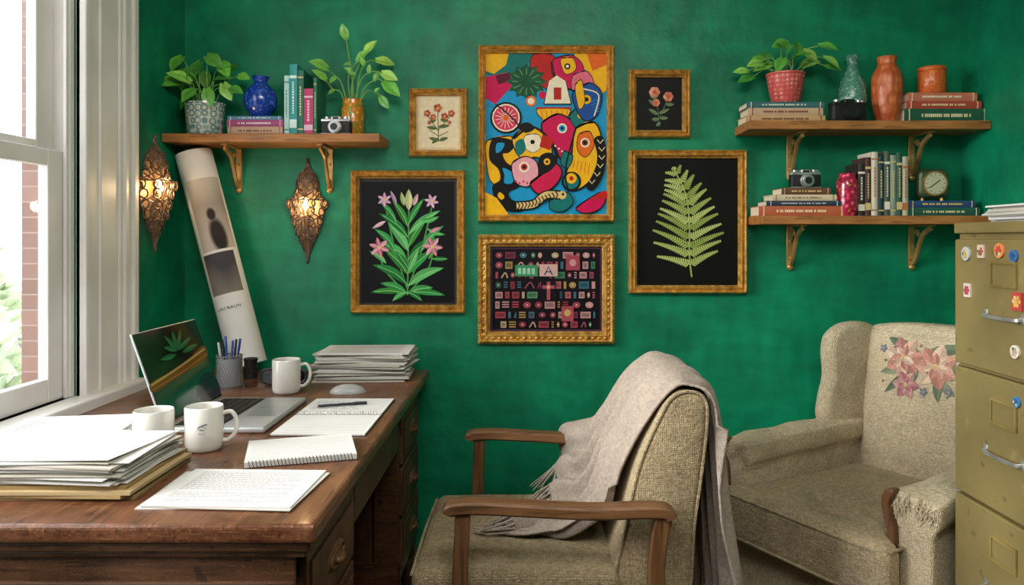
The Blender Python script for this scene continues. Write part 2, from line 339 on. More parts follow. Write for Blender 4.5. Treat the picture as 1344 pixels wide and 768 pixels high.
# outside
gm=mat('pale_paving',H('#a8a498'),H('#959284'),scale=3,rough=.9)
o=fin('garden_ground',MB().box(-14,LX-.16,-6,14,-.8,-.75),gm,smooth=0);o['kind']='structure'
def heart(mb,b,d,n,L,W,col,curl=.25,fold=.25):
    b=Vector(b);d=Vector(d).normalized();n=Vector(n);n=(n-d*n.dot(d)).normalized();s=d.cross(n)
    rows=[]
    for i in range(8):
        t=i/7; w=W*.5*(math.sin(pi*min(1,t*.93+.07))**.75)*(1.25-.55*t) if i<7 else .0003
        c=b+d*L*(t-.06*(1 if i==0 else 0))-n*curl*L*t*t
        rows.append([c+s*w*q+n*abs(q)*w*fold-(d*W*.15*abs(q) if i==0 else Vector()) for q in(-1,-.5,0,.5,1)])
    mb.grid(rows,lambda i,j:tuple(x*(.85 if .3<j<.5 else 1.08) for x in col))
def bush(name,c,r,n,seed,label):
    q=random.Random(seed);m=MB()
    for i in range(n):
        a,b=q.uniform(0,2*pi),q.uniform(-1,1);rr=q.uniform(.8,1.05);h=math.sqrt(1-b*b)
        p=Vector((c[0]+r[0]*rr*h*math.cos(a),c[1]+r[1]*rr*h*math.sin(a),c[2]+r[2]*rr*b))
        d=Vector((q.uniform(-1,1),q.uniform(-1,1),q.uniform(-.8,.4)))
        col=H(q.choice(['#c8d4b0','#d2dcbc','#bcc8a4','#dce2c8']));e=d.orthogonal().normalized()*.05;d=d.normalized()*.11
        m.ngon([p-d,p+e,p+d,p-e],col)
    m.sph(c,tuple(x*.85 for x in r),16,10,H('#b8c6a4'));o=fin(name,m,M_leaf,smooth=0,recalc=False);tag(o,label,'bush');return o
bush('garden_bush',(-4.0,5.0,.3),(.62,.7,1.1),800,3,'leafy light green garden bush outside the window')
# ---------------- paint helper
class Paint:
    def __init__(s,mp,dy=6e-5): s.mb=MB();s.k=0;s.mp=mp;s.dy=dy;s.lw=1
    def poly(s,pts,col):
        if isinstance(col,str): col=H(col)
        s.k+=1; s.mb.ngon([s.mp(p[0],p[1],s.k*s.dy) for p in pts],col)
    def blob(s,pts,col,n=5): s.poly(cr([(a,b,0) for a,b in pts],n,True),col)
    def circ(s,u,v,r,col,ry=None,n=18): ry=ry or r; s.poly([(u+r*math.cos(2*pi*i/n),v+ry*math.sin(2*pi*i/n)) for i in range(n)],col)
    def ring(s,u,v,r,w,col,c2): s.circ(u,v,r,col);s.circ(u,v,r-w,c2)
    def line(s,pts,w,col,taper=False,n=5):
        w*=s.lw
        if isinstance(col,str): col=H(col)
        P=cr([(a,b,0) for a,b in pts],n) if len(pts)>2 else [Vector((a,b,0)) for a,b in pts]
        A=[];B=[];N=len(P)
        for i in range(N):
            t=(P[min(i+1,N-1)]-P[max(i-1,0)]);l=t.length or 1;nx,ny=-t.y/l,t.x/l;q=w/2*((1-i/N*.8) if taper else 1)
            A.append((P[i].x+nx*q,P[i].y+ny*q));B.append((P[i].x-nx*q,P[i].y-ny*q))
        s.k+=1
        vs=[s.mp(p[0],p[1],s.k*s.dy) for p in A+B];s.mb.add(vs,[(i,i+1,N+i+1,N+i) for i in range(N-1)],col)
    def outl(s,pts,col,w=1.6,oc='#15130f',n=5):
        s.blob(pts,col,n);s.line(list(pts)+[pts[0],pts[1]],w,oc)
    def leaf(s,p0,p1,w,col,bend=0,rib=None):
        if isinstance(col,str): col=H(col)
        dx,dy=p1[0]-p0[0],p1[1]-p0[1];l=math.hypot(dx,dy);nx,ny=-dy/l,dx/l;A=[];B=[];C=[];N=9
        for i in range(N):
            t=i/(N-1);q=w/2*math.sin(pi*t)**.8*(1.15-.3*t);b=bend*math.sin(pi*t)
            cx,cy=p0[0]+dx*t+nx*b,p0[1]+dy*t+ny*b;C.append((cx,cy));A.append((cx+nx*q,cy+ny*q));B.append((cx-nx*q,cy-ny*q))
        s.k+=1
        vs=[s.mp(p[0],p[1],s.k*s.dy) for p in A+C+B]
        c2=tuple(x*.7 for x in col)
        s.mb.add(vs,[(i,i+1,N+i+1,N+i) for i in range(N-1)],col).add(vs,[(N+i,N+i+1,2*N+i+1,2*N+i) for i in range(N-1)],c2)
        if rib: s.line([C[0],C[3],C[-2]],.7,rib)
# ---------------- picture frames
DA=2.78
def picture(u0,u1,v0,v1,fw,label,art,ornate=1,mat_=None,dy=6e-5):
    d=2.768;x0,x1,z0,z1=PX(u0,d),PX(u1,d),PZ(v1,d),PZ(v0,d);W=fw/ (F/d)
    xc=(x0+x1)/2; r=root('framed_picture',label,'framed picture',(xc,WY,z0))
    mb=MB();pr=[(0,0),(0,.018),(.08,.026),(.2,.030),(.32,.026),(.42,.020),(.55,.024),(.68,.030),(.8,.024),(.88,.016),(1,.012),(1,.002)]
    rows=[]
    for a,h in pr:
        q=a*W; rows.append([Vector((xx,WY-h,zz)) for xx,zz in((x0+q,z0+q),(x1-q,z0+q),(x1-q,z1-q),(x0+q,z1-q))])
    mb.grid(rows,H('#ffffff'),closed=True)
    def along(q,step,fn):
        for (ax,az),(bx,bz) in((((x0+q,z0+q)),((x1-q,z0+q))),((x1-q,z0+q),(x1-q,z1-q)),((x1-q,z1-q),(x0+q,z1-q)),((x0+q,z1-q),(x0+q,z0+q))):
            L=math.hypot(bx-ax,bz-az);n=max(2,int(L/step))
            for i in range(n): t=(i+.5)/n; fn(ax+(bx-ax)*t,az+(bz-az)*t,abs(bx-ax)>abs(bz-az),i)
    along(.93*W,.0065,lambda x,z,h,i: mb.sph((x,WY-.014,z),.0026,6,4))
    if ornate:
        along(.2*W,.010,lambda x,z,h,i: mb.sph((x,WY-.029,z),(.0048,.004,.0026) if h else (.0026,.004,.0048),6,4))
    if ornate>1:
        along(.5*W,.022,lambda x,z,h,i: mb.sph((x,WY-.023,z),(.0085,.006,.006) if h else (.006,.006,.0085),8,5))
        along(.04*W,.012,lambda x,z,h,i: mb.sph((x,WY-.02,z),.0038,6,4))
    fin('frame',mb,M_gold,r,world=True,smooth=50,recalc=True)
    P=Paint(lambda u,v,k:Vector((PX(u,DA),WY-.005-k,PZ(v,DA))),dy)
    i=fw-2
    P.poly([(u0+i,v0+i),(u1-i,v0+i),(u1-i,v1-i),(u0+i,v1-i)],mat_)
    art(P)
    fin('artwork',P.mb,M_vcm,r,world=True,smooth=0,recalc=False)
    return r
def art_big(P):
    P.lw=.72
    bl,ye,pk,bk,te,rd,or_,tn,wh,gr='#1296c8','#f0b414','#cc0c50','#0a0908','#0a706a','#bc2018','#e2681a','#d8a868','#f0e2c2','#1f7a44'
    P.poly([(637,68),(797,68),(797,282),(637,282)],bl)
    P.poly([(637,68),(700,68),(690,92),(655,102),(637,96)],te)
    P.poly([(637,68),(668,68),(664,84),(648,96),(637,92)],ye)
    P.poly([(637,100),(664,94),(672,112),(650,136),(637,128)],pk);P.poly([(650,98),(668,94),(672,104),(654,110)],'#5a0e2a')
    P.outl([(700,70),(724,70),(736,92),(724,116),(706,108),(696,90)],rd)
    P.poly([(752,68),(797,68),(797,118),(782,126),(764,100)],ye);P.poly([(770,68),(797,68),(797,84),(778,92)],or_)
    P.line([(752,68),(766,100),(784,124),(797,118)],2,bk)
    P.poly([(782,126),(797,118),(797,282),(786,282),(790,200)],bl)
    P.circ(691,106,20,'#093c28')
    for a in range(0,360,30):
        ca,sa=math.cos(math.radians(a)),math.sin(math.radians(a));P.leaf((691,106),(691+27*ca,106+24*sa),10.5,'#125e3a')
        P.line([(691+8*ca,106+8*sa),(691+19*ca,106+18*sa)],1.1,'#7aac68')
    P.outl([(728,76),(748,71),(764,82),(767,104),(752,116),(734,108),(724,92)],pk);P.outl([(736,76),(752,75),(756,90),(742,96)],ye,1.2)
    P.circ(745,86,4,bk);P.circ(745,86,2,wh);P.outl([(752,98),(770,92),(780,110),(768,128),(752,120)],'#e06a80',1.4)
    P.line([(724,80),(729,100),(742,114),(760,120)],3,bk)
    P.poly([(720,106),(731,98),(743,106),(750,136),(714,136)],wh);P.poly([(727,114),(737,114),(737,130),(727,130)],rd);P.line([(714,136),(750,136)],2.2,bk);P.line([(720,106),(714,136)],1.4,bk);P.line([(743,106),(750,136)],1.4,bk)
    P.circ(697,132,7,or_);P.circ(697,132,4.5,wh);P.circ(712,124,5,pk)
    P.outl([(706,142),(747,142),(742,156),(728,162),(712,156)],ye)
    for q in range(6): P.line([(710+q*7,144),(713+q*6,158)],1.6,or_)
    P.line([(703,141),(750,141)],3,rd)
    P.ring(664,154,21,2.6,bk,wh);P.circ(664,154,16.5,'#d83a5c')
    for a in range(0,360,24): P.line([(664,154),(664+14*math.cos(math.radians(a)),154+14*math.sin(math.radians(a)))],1.1,wh)
    P.circ(664,154,4,or_);P.line([(650,136),(670,152),(694,180)],2.6,bk)
    P.outl([(640,184),(668,178),(684,192),(680,218),(664,242),(644,238),(638,208)],ye)
    P.blob([(646,182),(668,182),(676,190),(668,200),(660,202),(666,214),(684,224),(682,244),(668,252),(672,262),(690,268),(684,278),(664,276),(650,262),(646,244),(656,236),(654,222),(642,208)],bk)
    P.blob([(652,188),(662,188),(658,197),(651,200)],bl);P.blob([(660,220),(674,228),(672,240),(662,240),(662,230)],bl);P.blob([(656,252),(662,258),(658,262),(653,257)],ye)
    P.outl([(712,160),(732,149),(752,160),(756,182),(748,206),(738,212),(728,192),(714,178)],pk,3)
    P.circ(738,168,6.5,wh);P.circ(738,168,4.5,bl);P.circ(738,168,2.2,bk)
    for q in range(6): P.circ(720+q*4.5,184+q*3.6,1.2,wh)
    P.outl([(748,150),(764,137),(776,146),(770,166),(756,168)],te);P.circ(762,151,4,ye)
    P.outl([(752,120),(774,108),(790,122),(784,150),(768,158),(756,142)],'#154c94',2.2);P.circ(770,130,6,ye);P.circ(770,130,3,bk);P.outl([(755,112),(763,104),(768,132),(760,142)],ye,1.2)
    P.line([(766,116),(786,124),(780,152)],2.2,wh)
    for q in range(5): P.line([(774+q*2,134+q*3),(784+q,130+q*4)],1,bl)
    P.outl([(672,182),(690,166),(712,172),(724,192),(722,214),(704,206),(684,208)],ye,2.4);P.outl([(690,177),(706,176),(712,190),(700,200),(688,192)],wh,1)
    P.blob([(676,188),(686,182),(690,196),(680,204)],te);P.line([(674,182),(698,166),(722,184),(732,208)],4,bk)
    P.circ(699,186,3.0,bk);P.poly([(712,176),(727,182),(722,197),(708,192)],rd);P.blob([(680,166),(692,160),(702,168),(690,174)],bk)
    P.outl([(672,214),(688,205),(704,212),(706,232),(692,245),(676,238)],'#e8a0a8',2);P.circ(688,219,7,wh);P.circ(688,219,4.4,rd);P.circ(688,219,2.2,bk)
    for q in range(6): P.circ(677+q*5,238+(q%2)*2,1.4,pk)
    P.outl([(696,241),(712,228),(728,214),(738,226),(728,244),(708,255)],'#d0184a',3)
    P.blob([(708,206),(722,200),(732,210),(722,224),(708,228)],bk);P.circ(718,212,4.4,ye);P.circ(718,212,1.8,bk)
    P.outl([(756,168),(780,160),(790,184),(784,216),(772,240),(752,250),(742,234),(750,206)],ye,3)
    P.outl([(760,176),(774,172),(780,190),(769,206),(758,196)],or_,1.4);P.circ(768,187,6.2,wh);P.circ(768,187,4.2,'#7a2c14');P.circ(768,187,2,bk)
    for q in range(5): P.line([(754+q*5,210+q*1),(752+q*5,221+q*2)],1.4,or_)
    P.blob([(780,182),(792,180),(796,206),(791,232),(778,250),(770,244),(780,226),(784,204)],bk)
    for (a,b) in((788,186),(790,196),(790,207),(788,218),(784,229),(777,239)): P.line([(a-4,b-3),(a,b+2),(a+4,b-3)],1.6,'#e8d8a0',n=1)
    P.ring(750,238,13,3,bk,te);P.circ(750,234,7,ye);P.circ(750,234,3,rd);P.outl([(740,198),(752,204),(746,220),(736,214)],te,1.4)
    P.line([(756,168),(748,196),(742,226),(746,252)],3,bk)
    P.poly([(637,252),(652,260),(668,282),(637,282)],ye);P.outl([(724,262),(744,252),(752,266),(738,278),(722,274)],te,1.6)
    P.line([(676,270),(700,268),(716,256),(736,256)],17,bk);P.line([(678,270),(700,268),(716,256),(734,256)],12,'#d8b878')
    for q in range(12):
        t=q/11;a=680+t*50;b=270-14*t**1.4;P.line([(a-1,b-5),(a+2,b),(a-1,b+5)],2.2,bk,n=2)
    P.circ(738,256,5.5,'#d8b878');P.circ(739,255,1.8,bk)
    P.outl([(756,273),(774,260),(790,252),(795,262),(786,275),(768,280)],pk,2);P.poly([(772,262),(792,250),(797,252),(797,260)],rd)
def art_small(P):
    P.poly([(548,127),(601,127),(601,193),(548,193)],'#e6d4b0')
    for a,b,c in(((575,186),(574,140),0),((575,172),(560,150),1),((575,170),(592,150),1),((575,178),(563,170),1),((575,178),(588,172),1)): P.line([a,b],1.1,'#5a6a38')
    for a,b in(((575,184),(562,180)),((575,184),(588,180)),((574,168),(559,166)),((574,166),(590,164)),((572,156),(562,160)),((577,156),(588,158)),((575,180),(566,188))): P.leaf(a,b,5,'#5f7040')
    for u,v,r in((574,141,5.5),(560,148,4.5),(592,148,4.5),(568,153,4),(583,152,4.5),(563,160,2.5),(589,160,2.5)):
        for q in range(5): P.circ(u+r*.6*math.cos(q*1.256),v+r*.6*math.sin(q*1.256),r*.5,R.choice(['#b8583c','#c87848','#a04030']),n=8)
        P.circ(u,v,r*.3,'#e0b060',n=8)
def art_rose(P):
    P.poly([(838,101),(896,101),(896,169),(838,169)],'#111210')
    P.line([(866,160),(864,140),(862,120)],1,'#5a7048');P.line([(866,155),(878,128)],1,'#5a7048')
    for a,b in(((865,150),(852,142)),((865,148),(880,142)),((866,156),(856,156)),((866,154),(878,154)),((862,138),(852,130)),((874,136),(886,136)),((862,130),(853,122)),((868,160),(862,165))): P.leaf(a,b,5,'#6f8560')
    for u,v,r in((860,120,7),(878,126,6.5),(862,134,5)):
        for q in range(6): P.circ(u+r*.55*math.cos(q*1.047),v+r*.55*math.sin(q*1.047),r*.5,R.choice(['#d88a68','#e8a888','#c87458']),n=10)
        P.circ(u,v,r*.4,'#c05c48',n=10)
def art_lily(P):
    P.poly([(473,238),(596,238),(596,398),(473,398)],'#0f1012')
    for st in([(534,388),(535,330),(536,262)],[(534,380),(518,330),(505,270)],[(534,380),(552,330),(566,272)],[(534,386),(505,356),(497,330)],[(534,386),(560,356),(568,330)]): P.line(st,2,'#4f9a4a')
    L=[((534,386),(498,372),10,3),((534,386),(568,378),9,-3),((534,374),(488,348),12,5),((534,376),(582,352),12,-5),((534,360),(504,328),11,3),((534,360),(566,330),12,-3),((534,345),(498,318),11,5),((534,342),(576,312),11,-5),((535,330),(508,292),12,3),((535,325),(560,285),11,-3),((518,330),(490,300),9,4),((552,330),(582,296),9,-4),((535,312),(496,280),10,4),((535,308),(578,276),9,-4),((535,298),(514,262),9,2),((535,295),(556,260),8,-2),((534,384),(514,396),7,2),((534,384),(554,396),7,-2),((506,346),(484,330),7,2),((562,340),(580,322),6,-2),((520,292),(496,262),7,2),((550,290),(576,284),7,2),((535,352),(520,330),8,0),((535,356),(549,326),8,0),((526,384),(486,384),8,2),((542,384),(584,388),8,-2),((560,300),(584,308),6,2),((566,340),(588,340),6,0)]
    g=['#35a04c','#4fb85e','#23863c','#6cc874','#3c943c']
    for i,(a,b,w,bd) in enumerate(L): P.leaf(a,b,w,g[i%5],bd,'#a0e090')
    def fl(u,v,r,cs,a0=0):
        for q in range(6):
            a=a0+q*pi/3;P.leaf((u,v),(u+r*math.cos(a),v+r*math.sin(a)),r*.42,cs[q%len(cs)],rib='#f8d0d8')
        P.circ(u,v,r*.16,'#e8c860',n=8)
    pk=['#e890a8','#d86c8c','#f0a8b8']
    fl(497,325,14,pk,.3);fl(567,324,14,pk,.1);fl(504,262,10,['#d8a0d0','#e8b8d8'],.5);fl(566,264,10,['#d8a0d0','#e8b8d8'],.2)
    P.leaf((536,276),(536,248),10,'#d8dca0');P.leaf((530,270),(526,252),6,'#b8cc80');P.leaf((542,270),(548,254),6,'#e0b8b8');P.leaf((520,268),(512,250),5,'#c8a0c0');P.leaf((506,290),(488,300),5,'#f0c8d0');P.leaf((563,305),(578,298),5,'#e8a0b0')
def art_collage(P):
    P.poly([(641,322),(793,322),(793,438),(641,438)],'#452c40');P.poly([(646,327),(788,327),(788,433),(646,433)],'#120d13')
    q=random.Random(11);cols=['#a04450','#b06068','#c08a8a','#3f7a58','#5a8a64','#b09a78','#7a3448','#8c4856','#a08450','#4a6472','#b88c88','#2f5c48','#8a3440','#6c2f40','#94404c','#3a6a78']
    v=331
    for h in(12,13,12,13,12,13,12,12):
        u=650
        while u<780:
            w=q.choice([6,8,10,12,16]);w=min(w,784-u);c=H(q.choice(cols));k=q.random()
            if k<.42: P.poly([(u,v),(u+w-2.5,v),(u+w-2.5,v+h-3.5),(u,v+h-3.5)],c);P.poly([(u+1.3,v+1.8),(u+w-4,v+1.8),(u+w-4,v+h-5.4),(u+1.3,v+h-5.4)],tuple(x*.5 for x in c)) if w>7 else None
            elif k<.68: P.circ(u+w/2-1.2,v+h/2-1.8,min(w,h)/2-1.2,c,ry=h/2-2.2,n=10);P.circ(u+w/2-1.2,v+h/2-1.8,1.2,'#c8b8a0',n=8)
            elif k<.80: P.line([(u+1,v+h-4),(u+w/2,v+1),(u+w-3,v+h-4)],1.8,c)
            elif k<.94:
                for z in range(3): P.poly([(u,v+z*3.2),(u+w-3,v+z*3.2),(u+w-3,v+z*3.2+1.8),(u,v+z*3.2+1.8)],c)
            u+=w+1.0
        v+=h+.6
    P.poly([(676,348),(706,348),(706,363),(676,363)],'#3f8a60')
    for z in range(4): P.poly([(680+z*6,352),(684+z*6,352),(684+z*6,360),(680+z*6,360)],'#98c8a4')
    P.poly([(708,347),(732,347),(732,363),(708,363)],'#c8a498');P.line([(715,361),(720,350),(725,361)],1.8,'#2a2a5a',n=1);P.line([(717,357),(723,357)],1.4,'#2a2a5a')
    P.poly([(743,335),(761,335),(761,355),(743,355)],'#a04450');P.circ(752,345,4.5,'#c08c8c')
    P.poly([(711,368),(729,368),(729,396),(711,396)],'#140e14');P.line([(720,370),(720,394)],4.5,'#a8505f');P.line([(712,377),(728,377)],4.5,'#a8505f');P.circ(720,377,2.4,'#d0a878',n=10)
    P.poly([(737,402),(753,402),(753,422),(737,422)],'#a04850');P.circ(745,411,4.5,'#c8a060')
def art_fern(P):
    P.poly([(838,208),(970,208),(970,374),(838,374)],'#0e100d')
    stem=cr([(909,364,0),(906,335,0),(906,295,0),(901,255,0),(884,219,0)],14);N=len(stem)
    P.line([(p.x,p.y) for p in stem[::4]]+[(884,219)],2,'#a4b45c')
    NP=13
    ts=[.17+.81*(i/(NP-1))**.92 for i in range(NP)]
    for i,t in enumerate(ts):
        k=min(N-1,int(t*(N-1)));p=stem[k];T=(stem[min(N-1,k+1)]-stem[max(0,k-1)]).normalized()
        u=(t-.17)/.81
        ln=62*min(1,.72+u*1.5)*(1-u)**.60+3
        for sg in(-1,1):
            nx,ny=-T.y*sg,T.x*sg;ang=.44+.35*u;dx,dy=nx*math.cos(ang)+T.x*math.sin(ang),ny*math.cos(ang)+T.y*math.sin(ang)
            lm=ln*(.88 if nx>0 else .96);c=H(R.choice(['#b8c870','#a8bc64','#c4d27e','#9cb258']))
            C=[(p.x+dx*lm*s,p.y+dy*lm*s+ .10*lm*s*s) for s in(0,.5,1)]
            P.line(C,1.1,c)
            m=max(4,int(lm/3.1))
            for q in range(m):
                s=(q+.7)/m;bx,by=p.x+dx*lm*s,p.y+dy*lm*s+.10*lm*s*s;lw=(1-s)*5.4*min(1,lm/24)+1.7
                for g in(-1,1):
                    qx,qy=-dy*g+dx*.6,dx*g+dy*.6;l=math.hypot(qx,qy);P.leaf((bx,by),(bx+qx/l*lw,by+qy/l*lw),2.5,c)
picture(627,807,58,291,10,'large gilt-framed colourful abstract painting of birds, faces and leaves',art_big,1,'#2a9cc4')
picture(536,613,115,205,9,'small gilt-framed botanical print of red flowers on cream',art_small,1,'#d8c49c')
picture(459,610,223,412,11,'gilt-framed botanical of pink lilies on black',art_lily,1,'#3a3834')
picture(627,807,308,452,16,'ornate carved gilt frame holding a collage of small colourful patches',art_collage,2,'#5a3a58',dy=4e-5)
picture(826,907,90,180,10,'small gilt-framed print of peach roses on black',art_rose,1,'#1e1e1a')
picture(826,982,196,386,11,'gilt-framed pressed green fern on black',art_fern,1,'#1a1a16',dy=1.2e-5)
# ---------------- shelves
SF=2.615
def shelf(label,u0x,x1,vt,bus,curl=1):
    zt=PZ(vt,SF);th=.03
    r=root('wall_shelf',label,'shelf',((u0x+x1)/2,WY,zt-.2))
    fin('shelf_board',MB().box(u0x,x1,SF,WY-.001,zt-th,zt),M_shelf,r,world=True,smooth=0,bevel=.003)
    for u in bus:
        x=PX(u,2.76);zb=zt-th;m=MB()
        m.box(x-.011,x+.011,WY-.006,WY-.001,zb-.155,zb-.001);m.box(x-.011,x+.011,WY-.15,WY-.001,zb-.006,zb-.0005)
        pts=cr([(x,WY-.008,zb-.145),(x,WY-.03,zb-.125),(x,WY-.06,zb-.07),(x,WY-.085,zb-.035),(x,WY-.14,zb-.012)],6)
        m.sweep(pts,[(-.008,-.005),(.008,-.005),(.008,.005),(-.008,.005)],up=(1,0,0))
        sp=[(x,WY-.045+.014*math.cos(a)*(1-a/12),zb-.03+.014*math.sin(a)*(1-a/12)) for a in [k*.4 for k in range(22)]]
        m.tube(sp,.0035,6)
        m.sph((x,WY-.008,zb-.155),(.012,.007,.012),10,6);m.sph((x,WY-.009,zb-.12),.005,8,5);m.sph((x,WY-.009,zb-.06),.005,8,5)
        fin('bracket',m,M_brass,r,world=True,smooth=40,bevel=.001)
    return zt
SL=shelf('long wooden wall shelf on brass brackets beside the window',LX+.002,PX(500,2.64),175,(309,430))
SU=shelf('upper wooden wall shelf on brass brackets above another shelf',PX(966,2.78),RX-.002,158,(1041,1203))
SD=shelf('lower wooden wall shelf on brass brackets above the armchair',PX(982,2.78),RX-.002,283,(1041,1203))
# ---------------- books
PGC=H('#e2d6ba')
def book(kind,u0,u1,v0,v1,zbase,col,band='#d8c080',d=2.66,depth=.11,group='books on the shelf',zb=None,label=None,style=0):
    col=H(col);bd=H(band) if isinstance(band,str) else band
    x0,x1=PX(u0,d),PX(u1,d);h=(v1-v0)*d/F;z0=zbase;z1=zbase+h
    r=root('book',label,'book',((x0+x1)/2,d+depth/2,z0),group=group)
    c=MB();p=MB();t=.0022
    if kind=='up':
        c.box(x0,x0+t,d,d+depth,z0,z1,col).box(x1-t,x1,d,d+depth,z0,z1,col)
        n=5;rows=[]
        for zz in(z0,z1): rows.append([Vector((x0+(x1-x0)*k/n,d-.003*math.sin(pi*k/n),zz)) for k in range(n+1)])
        c.grid(rows,col);c.box(x0,x1,d,d+t,z0,z1,col)
        for a,b in([(.08,.10),(.88,.90)] if style==0 else [(.1,.22),(.8,.84)]): c.box(x0+.001,x1-.001,d-.0035,d,z0+h*a,z0+h*b,bd)
        w=(x1-x0)
        q=z0+h*.3
        while q<z0+h*.74:
            l=R.uniform(.004,.009);c.box(x0+w*.38,x1-w*.38,d-.0036,d,q,q+l,bd);q+=l+.003
        p.box(x0+t,x1-t,d+t,d+depth-.003,z0+.003,z1-.003,PGC)
    else:
        c.box(x0,x1,d,d+depth,z0,z0+t,col).box(x0,x1,d,d+depth,z1-t,z1,col)
        n=5;rows=[]
        for xx in(x0,x1): rows.append([Vector((xx,d-.003*math.sin(pi*k/n),z0+h*k/n)) for k in range(n+1)])
        c.grid(rows,col);c.box(x0,x1,d,d+t,z0,z1,col)
        w=x1-x0
        for a,b in((.05,.06),(.94,.95)): c.box(x0+w*a,x0+w*b,d-.0035,d,z0+.001,z1-.001,bd)
        q=x0+w*.2
        while q<x0+w*.78:
            l=R.uniform(.004,.006);c.box(q,q+l,d-.0036,d,z0+h*.38,z0+h*.62,bd);q+=l+R.choice([.0018,.0018,.006])
        p.box(x0+.003,x1-.003,d+t,d+depth-.003,z0+t,z1-t,PGC)
    fin('cover',c,M_vc,r,world=True,smooth=0);fin('pages',p,M_paper,r,world=True,smooth=0)
    return z1
g='books on the shelf near the window'
z=book('flat',299,371,163,174,SL,'#c8a488','#8a4a30',group=g,label='tan hardback lying flat beneath two other books')
z=book('flat',298,372,154,163,z,'#a84c78','#e8d8e0',group=g,label='mauve paperback in a flat stack')
zb1=book('flat',299,370,149,154,z,'#5a88a8','#e0e8f0',group=g,label='thin blue book on top of a flat stack')
book('up',373,379.5,97,175,SL,'#b8dcd8','#4a8a88',group=g,label='pale aqua book standing upright')
book('up',380,390,82,175,SL,'#2a9a98','#d8f0e8',group=g,label='tall teal book standing upright',style=1)
book('up',390.5,398.5,90,175,SL,'#1f6a54','#e0d090',group=g,label='dark green book standing upright')
book('up',399,411,114,175,SL,'#c03a70','#f0c0d8',group=g,label='short magenta patterned book standing upright',style=1)
book('up',411.5,416,100,175,SL,'#2f7a5c','#d8c890',group=g,label='slim green book standing upright')
g='books stacked on the upper shelf'
z=book('flat',979,1083,149,158,SU,'#c4a070','#6a3a20',group=g,label='tan hardback at the bottom of a stack under a plant')
z=book('flat',982,1080,139,149,z,'#c8a888','#7a3a28',group=g,label='faded beige book in a stack under a plant')
zb2=book('flat',980,1082,131,139,z,'#3a6a70','#e0e0c0',group=g,label='blue green book on top of a stack')
z=book('flat',1187,1298,140,158,SU,'#1d5a40','#e8dcae',group=g,label='thick dark green book with gold lettering lying flat')
z=book('flat',1190,1288,130,140,z,'#b04a38','#f0d8a8',group=g,label='brick red book lying flat')
zb3=book('flat',1192,1282,119,130,z,'#c8785a','#f0e0c0',group=g,label='salmon book lying flat under a speckled jar')
g='books on the lower shelf'
z=book('flat',996,1111,270,283,SD,'#b8603c','#f0d8b0',group=g,label='orange hardback at the bottom of a stack')
z=book('flat',1006,1104,263,270,z,'#2a3a4a','#c8c8c8',group=g,label='slate coloured book lying flat')
z=book('flat',1014,1098,255,263,z,'#d8c8a8','#8a6a40',group=g,label='cream paperback lying flat')
zb4=book('flat',1026,1090,246,255,z,'#6a4632','#e0c080',group=g,label='brown book on top of a stack under a camera')
us=[(1126,1135,214,'#2c2420'),(1135.5,1143,206,'#4a2c28'),(1143.5,1152,199,'#d8d0bc'),(1152.5,1160,204,'#1c3a3c'),(1160.5,1168,198,'#4a5a4c'),(1168.5,1176,203,'#8a9a88'),(1176.5,1184,200,'#2a5a48'),(1184.5,1192,205,'#b8b49c')]
for a,b,v,c in us: book('up',a,b,v,283,SD,c,R.choice(['#d8c080','#e8e0d0','#c07040']),group=g,label='upright hardback in a row of muted spines',style=R.choice([0,1]))
z=book('flat',1192.5,1286,272,283,SD,'#1f5a4a','#e0d8a0',group=g,label='green book lying flat under a clock')
zb5=book('flat',1193,1280,263,272,z,'#2a4a7a','#e8c860',group=g,label='blue and yellow book lying flat under a clock')
# ---------------- shelf objects
DI=2.70
def pothos(label,u,vb,zb,pm,r1,r0,h,tips,potlabel,d=DI,ls=1.25):
    x=PX(u,d);r=root('potted_plant',label,'potted plant',(x,d,zb))
    m=MB();m.lathe([(0,0),(r0*.92,0),(r0,.004),(r1,h*.93),(r1*1.04,h*.94),(r1*1.04,h),(r1*.92,h),(r1*.9,h*.85),(0,h*.85)],40)
    fin('pot',m,pm,r,label=potlabel)
    fin('soil',MB().lathe([(0,h*.88),(r1*.89,h*.87),(r1*.89,h*.8),(0,h*.8)],20),mat('soil',H('#2a1c12'),H('#1a120c'),scale=60,rough=1,bump=1,bs=100),r)
    st=MB();lv=MB();g=['#6fbc44','#5aa840','#8ecc54','#4a963a','#a6d664']
    for (tu,tv,L) in tips:
        tip=Vector((PX(tu,d)-x,R.uniform(-.06,.03),PZ(tv,d)-zb));b=Vector((R.uniform(-.4,.4)*r1,R.uniform(-.4,.4)*r1,h*.86))
        mid=b*.45+tip*.55+Vector((0,0,.03))
        p=cr([b,mid,tip],6);st.tube(p,.0016,5,col=H('#8ab858'))
        dd=Vector((tip.x*6+R.uniform(-.4,.4),R.uniform(-.5,.0),R.uniform(-.7,.25)))
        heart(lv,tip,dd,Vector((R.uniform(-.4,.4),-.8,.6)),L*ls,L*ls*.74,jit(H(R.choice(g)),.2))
    fin('stems',st,M_leaf,r);fin('leaves',lv,M_leaf,r,recalc=False,smooth=60)
tips=[(228,86,.06),(240,76,.055),(252,96,.06),(262,82,.06),(276,76,.055),(290,82,.055),(300,92,.055),(226,104,.06),(218,112,.05),(240,112,.06),(255,110,.06),(284,100,.06),(296,112,.05),(306,118,.04),(262,122,.05),(246,126,.045),(280,122,.05),(232,94,.05),(268,94,.05),(310,98,.04)]
pothos('leafy green pothos in a teal mosaic pot on a wall shelf',269,172,SL,M_mosaic,.068,.058,.115,tips,'blue grey and cream mosaic glazed pot',d=2.69)
